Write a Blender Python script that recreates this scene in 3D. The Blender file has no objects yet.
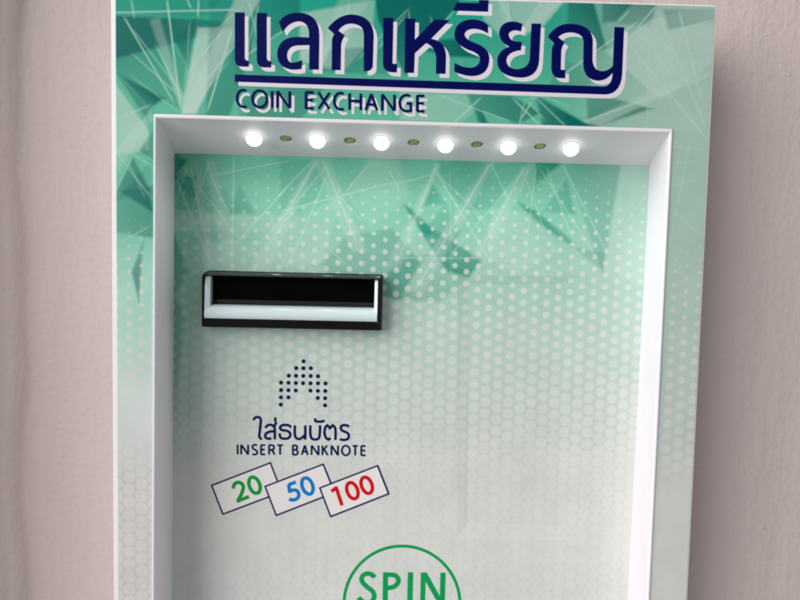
import bpy, bmesh, math
from mathutils import Vector, Matrix

# ------------------------------------------------------------------ measured data (millimetres on the panels: u across, v up)
TITLE = [[[-83.77,419.89],[-78.47,420.05],[-78.25,396.43],[-78.18,396.04],[-78.06,395.71],[-77.89,395.43],[-77.66,395.21],[-77.37,395.05],[-77.03,394.95],[-76.63,394.9],[-75.99,394.82],[-75.96,391.77],[-79.53,391.66],[-80.6,391.77],[-81.5,392.03],[-82.23,392.46],[-82.81,393.04],[-83.23,393.78],[-83.48,394.68],[-83.57,395.74]],[[-72.1,419.99],[-66.78,420.16],[-66.51,396.52],[-66.45,396.14],[-66.33,395.82],[-66.15,395.56],[-65.92,395.35],[-65.63,395.19],[-65.29,395.09],[-64.89,395.05],[-64.09,394.96],[-64.05,391.7],[-67.79,391.59],[-68.85,391.7],[-69.76,391.98],[-70.5,392.42],[-71.07,393.02],[-71.49,393.79],[-71.75,394.73],[-71.84,395.83]],[[-60.34,415.56],[-59.37,416.89],[-58.24,418.02],[-56.96,418.96],[-55.53,419.71],[-53.94,420.28],[-52.19,420.65],[-50.29,420.84],[-47.25,420.63],[-44.67,419.95],[-42.54,418.8],[-40.88,417.17],[-39.67,415.07],[-38.93,412.49],[-38.64,409.44],[-38.62,391.3],[-43.87,391.25],[-43.9,404.03],[-50.58,403.67],[-51.93,403.37],[-53.07,402.9],[-54.01,402.28],[-54.74,401.49],[-55.28,400.54],[-55.61,399.43],[-55.74,398.16],[-55.55,397.06],[-55.24,396.17],[-54.83,395.47],[-54.3,394.98],[-53.66,394.68],[-52.92,394.59],[-52.06,394.69],[-51.25,394.85],[-50.5,395.03],[-49.82,395.24],[-49.19,395.47],[-48.63,395.72],[-48.13,396],[-47.69,396.3],[-47.83,391.45],[-48.7,391.29],[-49.53,391.15],[-50.31,391.04],[-51.06,390.96],[-51.77,390.9],[-52.44,390.87],[-53.07,390.87],[-55.14,391.24],[-56.9,391.88],[-58.35,392.78],[-59.5,393.95],[-60.34,395.38],[-60.87,397.08],[-61.09,399.05],[-60.74,401.36],[-60,403.33],[-58.89,404.97],[-57.4,406.28],[-55.52,407.25],[-53.27,407.88],[-50.64,408.18],[-44.23,408.06],[-44.16,410.05],[-44.39,411.72],[-44.82,413.12],[-45.45,414.26],[-46.28,415.15],[-47.31,415.77],[-48.54,416.14],[-49.96,416.25],[-51.37,416.01],[-52.69,415.56],[-53.94,414.92],[-55.11,414.09],[-56.2,413.06],[-57.21,411.83],[-58.14,410.41]],[[-34.27,413.24],[-32.71,415.17],[-31.05,416.81],[-29.31,418.17],[-27.48,419.25],[-25.57,420.05],[-23.56,420.57],[-21.47,420.81],[-18.48,420.52],[-15.92,419.82],[-13.78,418.7],[-12.09,417.17],[-10.82,415.22],[-9.98,412.86],[-9.58,410.07],[-9.77,394.01],[-9.92,393.44],[-10.16,392.92],[-10.47,392.47],[-10.87,392.08],[-11.35,391.75],[-11.92,391.49],[-12.57,391.29],[-14.55,391.23],[-14.96,410.96],[-15.17,412.28],[-15.66,413.4],[-16.41,414.31],[-17.45,415.03],[-18.75,415.54],[-20.33,415.86],[-22.18,415.97],[-23.29,415.8],[-24.33,415.5],[-25.31,415.07],[-26.22,414.52],[-27.05,413.84],[-27.83,413.04],[-28.53,412.11],[-25.01,409.7],[-25.49,408.91],[-25.91,408.12],[-26.25,407.34],[-26.53,406.57],[-26.74,405.8],[-26.87,405.04],[-26.94,404.29],[-26.92,391.39],[-31.75,391.35],[-31.9,406.24],[-31.86,406.89],[-31.79,407.51],[-31.67,408.09],[-31.51,408.64],[-31.31,409.15],[-31.07,409.62],[-30.79,410.05],[-31.16,410.46],[-31.57,410.89],[-32.02,411.33],[-32.52,411.79],[-33.06,412.26],[-33.64,412.74]],[[-4.75,419.55],[0.77,419.73],[0.79,395.65],[3.33,395.62],[3.22,391.07],[0.09,391.08],[-1.08,391.29],[-2.08,391.67],[-2.89,392.21],[-3.52,392.92],[-3.97,393.79],[-4.24,394.82],[-4.33,396.02]],[[7.05,419.61],[12.42,419.67],[12.48,408.65],[22.79,419.58],[30.87,419.46],[21.29,409.45],[23.42,408.93],[25.23,408.15],[26.73,407.1],[27.9,405.78],[28.76,404.19],[29.3,402.33],[29.53,400.21],[29.51,391.11],[24.27,391.06],[24.15,399.52],[23.86,401.09],[23.41,402.49],[22.78,403.72],[21.98,404.79],[21.01,405.69],[19.87,406.43],[18.56,406.99],[12.66,401.54],[12.49,391.13],[7.37,391.09]],[[32.34,424.49],[34.37,428.74],[46.2,428.86],[46.31,430.59],[51.53,430.65],[51.46,424.46]],[[51.69,417.49],[51.83,413.02],[50.58,413.68],[49.37,414.22],[48.17,414.66],[47.01,414.98],[45.86,415.2],[44.75,415.3],[43.66,415.29],[42.45,415.08],[41.43,414.78],[40.6,414.38],[39.96,413.89],[39.51,413.3],[39.25,412.62],[39.18,411.84],[39.5,411.19],[39.96,410.57],[40.57,410],[41.32,409.45],[42.21,408.95],[43.24,408.48],[44.42,408.05],[46.6,407.31],[48.45,406.45],[49.98,405.47],[51.19,404.38],[52.08,403.16],[52.64,401.83],[52.88,400.38],[52.82,397.85],[52.34,395.68],[51.46,393.87],[50.18,392.43],[48.48,391.36],[46.39,390.65],[43.88,390.32],[42.35,390.39],[40.87,390.55],[39.42,390.8],[38.02,391.14],[36.66,391.56],[35.34,392.07],[34.07,392.67],[34.21,397.07],[35.54,396.41],[36.85,395.86],[38.15,395.43],[39.43,395.1],[40.7,394.89],[41.96,394.79],[43.2,394.8],[44.42,395.06],[45.45,395.47],[46.3,396.03],[46.96,396.73],[47.43,397.57],[47.72,398.57],[47.82,399.7],[47.68,400.29],[47.41,400.86],[47.01,401.39],[46.47,401.91],[45.79,402.39],[44.98,402.85],[44.03,403.29],[41.34,404.16],[39.06,405.16],[37.17,406.28],[35.69,407.51],[34.6,408.87],[33.91,410.34],[33.62,411.93],[33.87,414.03],[34.51,415.83],[35.53,417.32],[36.95,418.5],[38.74,419.38],[40.93,419.96],[43.51,420.23],[44.86,420.16],[46.16,419.98],[47.39,419.7],[48.55,419.3],[49.66,418.81],[50.7,418.2]],[[70.13,418.59],[69.52,414.62],[68.93,414.81],[68.36,414.96],[67.82,415.07],[67.29,415.14],[66.78,415.18],[66.29,415.18],[65.82,415.14],[65,414.91],[64.31,414.63],[63.76,414.31],[63.35,413.94],[63.07,413.53],[62.93,413.07],[62.93,412.57],[63.25,411.7],[63.69,410.97],[64.25,410.37],[64.92,409.92],[65.71,409.6],[66.62,409.43],[67.64,409.39],[70.08,409.26],[69.87,404.71],[68.62,404.67],[66.91,404.22],[65.45,403.66],[64.27,402.98],[63.34,402.18],[62.68,401.26],[62.28,400.23],[62.14,399.08],[62.41,397.95],[62.87,397],[63.53,396.21],[64.39,395.6],[65.44,395.15],[66.7,394.86],[68.15,394.75],[69.88,395.06],[71.34,395.56],[72.54,396.26],[73.48,397.16],[74.15,398.26],[74.57,399.55],[74.72,401.04],[74.99,419.11],[80.18,419.16],[79.91,400.14],[79.66,397.6],[79.02,395.44],[77.99,393.65],[76.56,392.24],[74.74,391.21],[72.54,390.56],[69.94,390.29],[66.61,390.51],[63.79,391.06],[61.46,391.96],[59.64,393.19],[58.31,394.76],[57.49,396.68],[57.16,398.93],[57.31,400.38],[57.71,401.71],[58.35,402.91],[59.25,404],[60.39,404.96],[61.77,405.8],[63.41,406.52],[61.92,407.27],[60.66,408.11],[59.62,409.05],[58.81,410.08],[58.23,411.21],[57.88,412.42],[57.75,413.73],[57.98,415.25],[58.47,416.55],[59.23,417.64],[60.24,418.51],[61.51,419.17],[63.05,419.62],[64.84,419.84],[65.68,419.81],[66.49,419.74],[67.27,419.61],[68.03,419.43],[68.76,419.2],[69.46,418.92]],[[84.07,412.43],[85.36,414.29],[86.77,415.87],[88.29,417.18],[89.91,418.21],[91.65,418.96],[93.5,419.44],[95.46,419.64],[98.65,419.5],[101.4,419.03],[103.71,418.22],[105.58,417.07],[107.01,415.59],[108.01,413.76],[108.56,411.6],[108.86,400.48],[109.2,399.01],[109.7,397.77],[110.35,396.77],[111.14,395.99],[112.09,395.45],[113.19,395.14],[114.44,395.07],[115.49,395.23],[116.46,395.49],[117.36,395.87],[118.18,396.35],[118.93,396.94],[119.6,397.63],[120.19,398.43],[120.04,394.43],[119.17,393.28],[118.23,392.29],[117.22,391.48],[116.13,390.84],[114.98,390.37],[113.76,390.07],[112.47,389.95],[110.35,390.14],[108.53,390.68],[107,391.58],[105.76,392.84],[104.82,394.45],[104.16,396.41],[103.81,398.73],[103.55,410.39],[103.25,411.64],[102.69,412.7],[101.86,413.56],[100.77,414.22],[99.41,414.68],[97.79,414.95],[95.91,415.01],[94.86,414.9],[93.86,414.7],[92.93,414.41],[92.05,414.03],[91.23,413.56],[90.47,413],[89.77,412.34],[93.41,409.55],[92.96,408.92],[92.57,408.27],[92.26,407.6],[92.01,406.91],[91.84,406.21],[91.73,405.48],[91.7,404.73],[91.8,395.19],[94.25,395.16],[94.42,390.75],[91.15,390.65],[90.02,390.86],[89.04,391.26],[88.23,391.85],[87.57,392.63],[87.08,393.6],[86.75,394.75],[86.59,396.1],[86.52,405.11],[86.56,405.77],[86.65,406.38],[86.78,406.96],[86.95,407.49],[87.17,407.99],[87.43,408.44],[87.73,408.85]],[[119.96,418.72],[125.3,418.56],[125.31,394.06],[125.07,391.11],[124.46,388.6],[123.5,386.53],[122.18,384.91],[120.5,383.72],[118.46,382.98],[116.06,382.69],[-83.46,383.65],[-83.5,387.44],[115.88,387.01],[116.96,387.28],[117.88,387.82],[118.64,388.61],[119.24,389.68],[119.67,391],[119.94,392.59],[120.04,394.43]]]
TITLE_WHITE = [[[-81.79,417.81],[-76.48,417.98],[-76.25,394.34],[-76.19,393.95],[-76.07,393.61],[-75.9,393.34],[-75.67,393.12],[-75.38,392.96],[-75.04,392.85],[-74.64,392.81],[-73.99,392.72],[-73.96,389.67],[-77.54,389.57],[-78.6,389.67],[-79.5,389.94],[-80.24,390.36],[-80.82,390.94],[-81.23,391.69],[-81.49,392.59],[-81.58,393.65]],[[-70.11,417.92],[-64.79,418.09],[-64.51,394.43],[-64.45,394.05],[-64.33,393.73],[-64.15,393.46],[-63.92,393.25],[-63.63,393.09],[-63.29,392.99],[-62.89,392.95],[-62.09,392.87],[-62.05,389.61],[-65.79,389.49],[-66.85,389.6],[-67.76,389.88],[-68.5,390.32],[-69.08,390.93],[-69.49,391.7],[-69.75,392.64],[-69.84,393.74]],[[-58.34,413.49],[-57.37,414.81],[-56.24,415.94],[-54.96,416.88],[-53.53,417.64],[-51.94,418.2],[-50.19,418.57],[-48.29,418.76],[-45.25,418.55],[-42.66,417.87],[-40.54,416.72],[-38.87,415.09],[-37.66,412.99],[-36.92,410.41],[-36.63,407.35],[-36.6,389.2],[-41.85,389.15],[-41.89,401.94],[-48.57,401.58],[-49.92,401.28],[-51.06,400.81],[-52,400.18],[-52.74,399.4],[-53.27,398.45],[-53.61,397.34],[-53.73,396.06],[-53.54,394.97],[-53.23,394.07],[-52.82,393.37],[-52.29,392.88],[-51.65,392.58],[-50.91,392.49],[-50.05,392.6],[-49.24,392.75],[-48.49,392.94],[-47.81,393.14],[-47.18,393.37],[-46.62,393.62],[-46.12,393.9],[-45.68,394.2],[-45.82,389.35],[-46.69,389.19],[-47.51,389.05],[-48.3,388.94],[-49.05,388.86],[-49.76,388.8],[-50.43,388.77],[-51.06,388.77],[-53.13,389.14],[-54.89,389.78],[-56.35,390.68],[-57.49,391.85],[-58.33,393.29],[-58.87,394.99],[-59.09,396.95],[-58.73,399.27],[-58,401.24],[-56.89,402.88],[-55.39,404.19],[-53.52,405.16],[-51.27,405.79],[-48.64,406.09],[-42.22,405.97],[-42.15,407.97],[-42.38,409.63],[-42.82,411.03],[-43.45,412.18],[-44.28,413.07],[-45.31,413.69],[-46.53,414.06],[-47.96,414.17],[-49.36,413.93],[-50.69,413.48],[-51.94,412.84],[-53.11,412.01],[-54.2,410.98],[-55.21,409.75],[-56.14,408.32]],[[-32.26,411.16],[-30.69,413.08],[-29.04,414.73],[-27.3,416.09],[-25.47,417.17],[-23.55,417.97],[-21.55,418.49],[-19.45,418.73],[-16.46,418.44],[-13.89,417.74],[-11.76,416.62],[-10.06,415.09],[-8.79,413.14],[-7.95,410.77],[-7.55,407.98],[-7.74,391.91],[-7.89,391.33],[-8.12,390.82],[-8.44,390.37],[-8.84,389.98],[-9.32,389.65],[-9.88,389.38],[-10.53,389.18],[-12.52,389.12],[-12.93,408.87],[-13.14,410.19],[-13.63,411.31],[-14.39,412.23],[-15.42,412.94],[-16.73,413.46],[-18.31,413.77],[-20.16,413.89],[-21.27,413.71],[-22.31,413.41],[-23.29,412.99],[-24.2,412.44],[-25.04,411.76],[-25.81,410.95],[-26.51,410.02],[-22.98,407.61],[-23.47,406.82],[-23.89,406.03],[-24.23,405.25],[-24.51,404.48],[-24.72,403.71],[-24.85,402.95],[-24.92,402.19],[-24.89,389.28],[-29.73,389.25],[-29.88,404.15],[-29.85,404.8],[-29.77,405.42],[-29.65,406],[-29.49,406.55],[-29.29,407.06],[-29.05,407.53],[-28.78,407.96],[-29.14,408.38],[-29.55,408.8],[-30,409.25],[-30.5,409.7],[-31.04,410.17],[-31.63,410.66]],[[-2.71,417.47],[2.81,417.64],[2.84,393.54],[5.37,393.51],[5.26,388.96],[2.14,388.97],[0.96,389.19],[-0.03,389.56],[-0.85,390.1],[-1.48,390.81],[-1.93,391.68],[-2.2,392.72],[-2.29,393.92]],[[9.09,417.52],[14.46,417.59],[14.53,406.55],[24.84,417.49],[32.92,417.38],[23.34,407.35],[25.47,406.84],[27.29,406.05],[28.78,405],[29.96,403.68],[30.82,402.09],[31.36,400.23],[31.59,398.1],[31.57,389],[26.33,388.95],[26.2,397.41],[25.92,398.98],[25.46,400.39],[24.83,401.62],[24.03,402.69],[23.06,403.59],[21.92,404.33],[20.61,404.9],[14.71,399.44],[14.55,389.02],[9.42,388.98]],[[34.39,422.41],[36.42,426.66],[48.26,426.78],[48.37,428.51],[53.59,428.57],[53.52,422.38]],[[53.75,415.39],[53.9,410.92],[52.65,411.58],[51.43,412.13],[50.24,412.56],[49.07,412.89],[47.93,413.1],[46.81,413.21],[45.72,413.2],[44.51,412.99],[43.49,412.69],[42.66,412.29],[42.02,411.79],[41.57,411.21],[41.31,410.52],[41.24,409.74],[41.56,409.09],[42.02,408.48],[42.63,407.9],[43.38,407.36],[44.27,406.85],[45.31,406.38],[46.49,405.95],[48.66,405.21],[50.52,404.35],[52.05,403.37],[53.26,402.27],[54.15,401.06],[54.72,399.73],[54.96,398.28],[54.89,395.74],[54.42,393.57],[53.54,391.76],[52.25,390.32],[50.56,389.25],[48.46,388.54],[45.95,388.2],[44.42,388.28],[42.94,388.44],[41.49,388.69],[40.09,389.02],[38.73,389.45],[37.41,389.96],[36.13,390.56],[36.27,394.96],[37.6,394.3],[38.91,393.76],[40.21,393.32],[41.5,392.99],[42.77,392.78],[44.03,392.68],[45.27,392.69],[46.49,392.95],[47.52,393.36],[48.37,393.92],[49.03,394.62],[49.5,395.47],[49.79,396.46],[49.89,397.6],[49.75,398.19],[49.48,398.75],[49.08,399.29],[48.54,399.8],[47.86,400.29],[47.04,400.75],[46.09,401.18],[43.41,402.06],[41.12,403.06],[39.24,404.18],[37.75,405.41],[36.66,406.77],[35.97,408.24],[35.67,409.84],[35.93,411.94],[36.56,413.74],[37.59,415.23],[39,416.41],[40.8,417.29],[42.99,417.87],[45.57,418.14],[46.92,418.07],[48.22,417.89],[49.45,417.61],[50.62,417.21],[51.72,416.71],[52.77,416.11]],[[72.21,416.49],[71.59,412.52],[71.01,412.71],[70.44,412.86],[69.89,412.97],[69.36,413.05],[68.86,413.08],[68.36,413.08],[67.89,413.04],[67.07,412.81],[66.39,412.53],[65.84,412.21],[65.42,411.85],[65.15,411.43],[65.01,410.98],[65,410.47],[65.33,409.6],[65.77,408.87],[66.32,408.27],[67,407.82],[67.79,407.5],[68.7,407.33],[69.72,407.29],[72.16,407.15],[71.95,402.6],[70.7,402.56],[68.99,402.12],[67.53,401.55],[66.34,400.87],[65.42,400.07],[64.76,399.15],[64.36,398.12],[64.22,396.97],[64.48,395.84],[64.95,394.89],[65.61,394.1],[66.47,393.48],[67.52,393.03],[68.78,392.75],[70.24,392.64],[71.96,392.94],[73.42,393.45],[74.62,394.15],[75.56,395.05],[76.24,396.15],[76.65,397.44],[76.8,398.93],[77.07,417.01],[82.27,417.07],[82,398.03],[81.75,395.49],[81.11,393.32],[80.08,391.53],[78.65,390.13],[76.83,389.09],[74.62,388.44],[72.02,388.17],[68.7,388.39],[65.87,388.95],[63.55,389.84],[61.72,391.08],[60.39,392.65],[59.56,394.57],[59.23,396.82],[59.38,398.27],[59.78,399.6],[60.43,400.81],[61.32,401.89],[62.46,402.85],[63.85,403.7],[65.48,404.41],[63.99,405.17],[62.73,406.01],[61.69,406.95],[60.89,407.98],[60.3,409.11],[59.95,410.32],[59.82,411.63],[60.05,413.15],[60.54,414.46],[61.3,415.55],[62.31,416.42],[63.58,417.08],[65.12,417.52],[66.92,417.75],[67.75,417.72],[68.56,417.64],[69.35,417.51],[70.1,417.33],[70.83,417.1],[71.54,416.82]],[[86.16,410.33],[87.45,412.19],[88.86,413.78],[90.38,415.08],[92,416.11],[93.74,416.87],[95.59,417.34],[97.55,417.54],[100.74,417.41],[103.49,416.93],[105.81,416.12],[107.68,414.97],[109.11,413.48],[110.11,411.66],[110.66,409.49],[110.97,398.37],[111.31,396.89],[111.81,395.66],[112.46,394.65],[113.25,393.87],[114.2,393.33],[115.3,393.02],[116.55,392.95],[117.6,393.11],[118.58,393.38],[119.48,393.75],[120.3,394.23],[121.04,394.82],[121.71,395.51],[122.31,396.31],[122.16,392.31],[121.29,391.16],[120.34,390.17],[119.33,389.36],[118.25,388.72],[117.1,388.25],[115.88,387.95],[114.58,387.82],[112.47,388.01],[110.64,388.56],[109.11,389.46],[107.87,390.72],[106.92,392.33],[106.27,394.3],[105.91,396.62],[105.65,408.28],[105.35,409.54],[104.79,410.6],[103.96,411.46],[102.87,412.12],[101.51,412.58],[99.89,412.85],[98.01,412.91],[96.95,412.8],[95.95,412.6],[95.02,412.31],[94.14,411.93],[93.32,411.46],[92.56,410.9],[91.86,410.24],[95.51,407.44],[95.05,406.81],[94.67,406.16],[94.35,405.5],[94.11,404.81],[93.93,404.1],[93.83,403.37],[93.79,402.62],[93.89,393.07],[96.35,393.04],[96.52,388.63],[93.26,388.53],[92.12,388.74],[91.14,389.14],[90.32,389.73],[89.67,390.51],[89.18,391.48],[88.85,392.63],[88.68,393.98],[88.61,403],[88.65,403.66],[88.74,404.28],[88.87,404.85],[89.04,405.39],[89.26,405.88],[89.52,406.33],[89.82,406.74]],[[122.06,416.62],[127.41,416.46],[127.43,391.94],[127.19,388.98],[126.59,386.47],[125.63,384.4],[124.3,382.78],[122.62,381.59],[120.58,380.85],[118.18,380.56],[-81.47,381.55],[-81.5,385.34],[117.99,384.88],[119.08,385.15],[120,385.69],[120.76,386.49],[121.36,387.55],[121.79,388.88],[122.05,390.46],[122.16,392.31]]]
COIN = [[1.4274,[[-77.28,378.89],[-77.49,379.04],[-77.72,379.16],[-77.96,379.26],[-78.2,379.33],[-78.45,379.38],[-78.69,379.41],[-78.94,379.42],[-79.19,379.4],[-79.43,379.35],[-79.67,379.28],[-79.91,379.19],[-80.13,379.08],[-80.36,378.94],[-80.58,378.78],[-80.78,378.6],[-80.97,378.41],[-81.16,378.18],[-81.33,377.94],[-81.48,377.69],[-81.62,377.44],[-81.75,377.15],[-81.86,376.86],[-81.95,376.56],[-82.03,376.25],[-82.09,375.93],[-82.13,375.61],[-82.15,375.28],[-82.16,374.96],[-82.15,374.63],[-82.12,374.3],[-82.07,373.98],[-82.01,373.66],[-81.92,373.36],[-81.83,373.05],[-81.71,372.76],[-81.58,372.48],[-81.43,372.22],[-81.27,371.97],[-81.1,371.73],[-80.91,371.5],[-80.72,371.31],[-80.51,371.13],[-80.29,370.97],[-80.06,370.83],[-79.83,370.72],[-79.6,370.63],[-79.35,370.56],[-79.1,370.51],[-78.86,370.49],[-78.61,370.5],[-78.36,370.52],[-78.12,370.58],[-77.88,370.65],[-77.64,370.75],[-77.41,370.88],[-77.2,371.02]]],[1.4274,[[-66.15,374.96],[-66.26,373.9],[-66.58,372.9],[-67.1,372.01],[-67.8,371.3],[-68.63,370.8],[-69.55,370.54],[-70.49,370.54],[-71.41,370.8],[-72.25,371.29],[-72.96,372.01],[-73.51,372.89],[-73.85,373.89],[-73.97,374.96],[-73.87,376.03],[-73.55,377.03],[-73.02,377.91],[-72.32,378.62],[-71.5,379.12],[-70.58,379.37],[-69.64,379.37],[-68.72,379.11],[-67.88,378.62],[-67.17,377.9],[-66.63,377.02],[-66.28,376.02],[-66.15,374.96]]],[1.4274,[[-63.47,379.39],[-63.37,370.52]]],[1.4274,[[-60.52,370.53],[-60.63,379.39]]],[1.4274,[[-60.63,379.39],[-53.92,370.54]]],[1.4274,[[-53.92,370.54],[-54.04,379.38]]],[1.4274,[[-45.35,379.36],[-45.22,370.56]]],[1.4274,[[-45.35,379.19],[-41.26,379.18]]],[1.4274,[[-45.28,375.14],[-41.61,375.14]]],[1.4274,[[-45.22,370.74],[-41.13,370.75]]],[1.4274,[[-38.63,379.35],[-32.52,370.59]]],[1.4274,[[-32.67,379.34],[-38.49,370.58]]],[1.4274,[[-25.18,378.82],[-25.41,378.96],[-25.64,379.08],[-25.88,379.17],[-26.13,379.25],[-26.38,379.3],[-26.63,379.33],[-26.88,379.33],[-27.13,379.31],[-27.38,379.27],[-27.63,379.2],[-27.86,379.11],[-28.09,379],[-28.32,378.86],[-28.54,378.71],[-28.75,378.53],[-28.94,378.34],[-29.12,378.12],[-29.3,377.89],[-29.45,377.65],[-29.59,377.4],[-29.72,377.12],[-29.83,376.83],[-29.92,376.54],[-29.99,376.24],[-30.05,375.92],[-30.09,375.61],[-30.11,375.29],[-30.12,374.97],[-30.1,374.65],[-30.07,374.33],[-30.02,374.01],[-29.95,373.7],[-29.86,373.4],[-29.76,373.11],[-29.64,372.82],[-29.5,372.54],[-29.35,372.29],[-29.19,372.05],[-29.01,371.81],[-28.81,371.59],[-28.62,371.4],[-28.41,371.23],[-28.18,371.07],[-27.95,370.93],[-27.71,370.83],[-27.47,370.74],[-27.22,370.67],[-26.97,370.62],[-26.72,370.6],[-26.47,370.61],[-26.22,370.64],[-25.97,370.69],[-25.73,370.76],[-25.49,370.86],[-25.26,370.98],[-25.04,371.12]]],[1.4274,[[-21.91,379.32],[-21.74,370.61]]],[1.4274,[[-15.93,379.32],[-15.75,370.63]]],[1.4274,[[-21.83,375.32],[-15.85,375.32]]],[1.4274,[[-13.21,370.63],[-10.27,379.31]]],[1.4274,[[-10.27,379.31],[-6.95,370.64]]],[1.4274,[[-12.03,373.67],[-8.27,373.68]]],[1.4274,[[-4.14,370.65],[-4.33,379.3]]],[1.4274,[[-4.33,379.3],[2.4,370.66]]],[1.4274,[[2.4,370.66],[2.2,379.29]]],[1.4274,[[10.71,378.7],[10.5,378.83],[10.27,378.94],[10.03,379.04],[9.79,379.13],[9.55,379.19],[9.3,379.24],[9.05,379.26],[8.8,379.27],[8.56,379.27],[8.31,379.24],[8.06,379.19],[7.82,379.13],[7.59,379.05],[7.36,378.95],[7.13,378.83],[6.92,378.7],[6.71,378.55],[6.51,378.39],[6.32,378.21],[6.15,378.02],[5.98,377.81],[5.83,377.59],[5.69,377.37],[5.57,377.13],[5.46,376.88],[5.36,376.62],[5.28,376.36],[5.21,376.09],[5.16,375.82],[5.13,375.54],[5.11,375.26],[5.11,374.98],[5.13,374.7],[5.16,374.42],[5.2,374.14],[5.27,373.86],[5.35,373.6],[5.44,373.33],[5.55,373.08],[5.67,372.83],[5.81,372.59],[5.96,372.36],[6.12,372.14],[6.3,371.93],[6.48,371.75],[6.68,371.57],[6.88,371.4],[7.1,371.25],[7.32,371.12],[7.55,371.01],[7.78,370.91],[8.03,370.82],[8.27,370.76],[8.51,370.7],[8.76,370.68],[9.01,370.68],[9.57,370.74],[10.13,370.84],[10.68,370.96],[11.22,371.11],[11.2,372.04],[11.17,372.96],[11.15,373.89],[11.13,374.81],[10.57,374.81],[10.02,374.81],[9.47,374.81],[8.91,374.81]]],[1.4274,[[14.52,379.27],[14.74,370.69]]],[1.4274,[[14.53,379.09],[18.37,379.09]]],[1.4274,[[14.63,375.15],[18.09,375.15]]],[1.4274,[[14.74,370.86],[18.58,370.87]]]]
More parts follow.
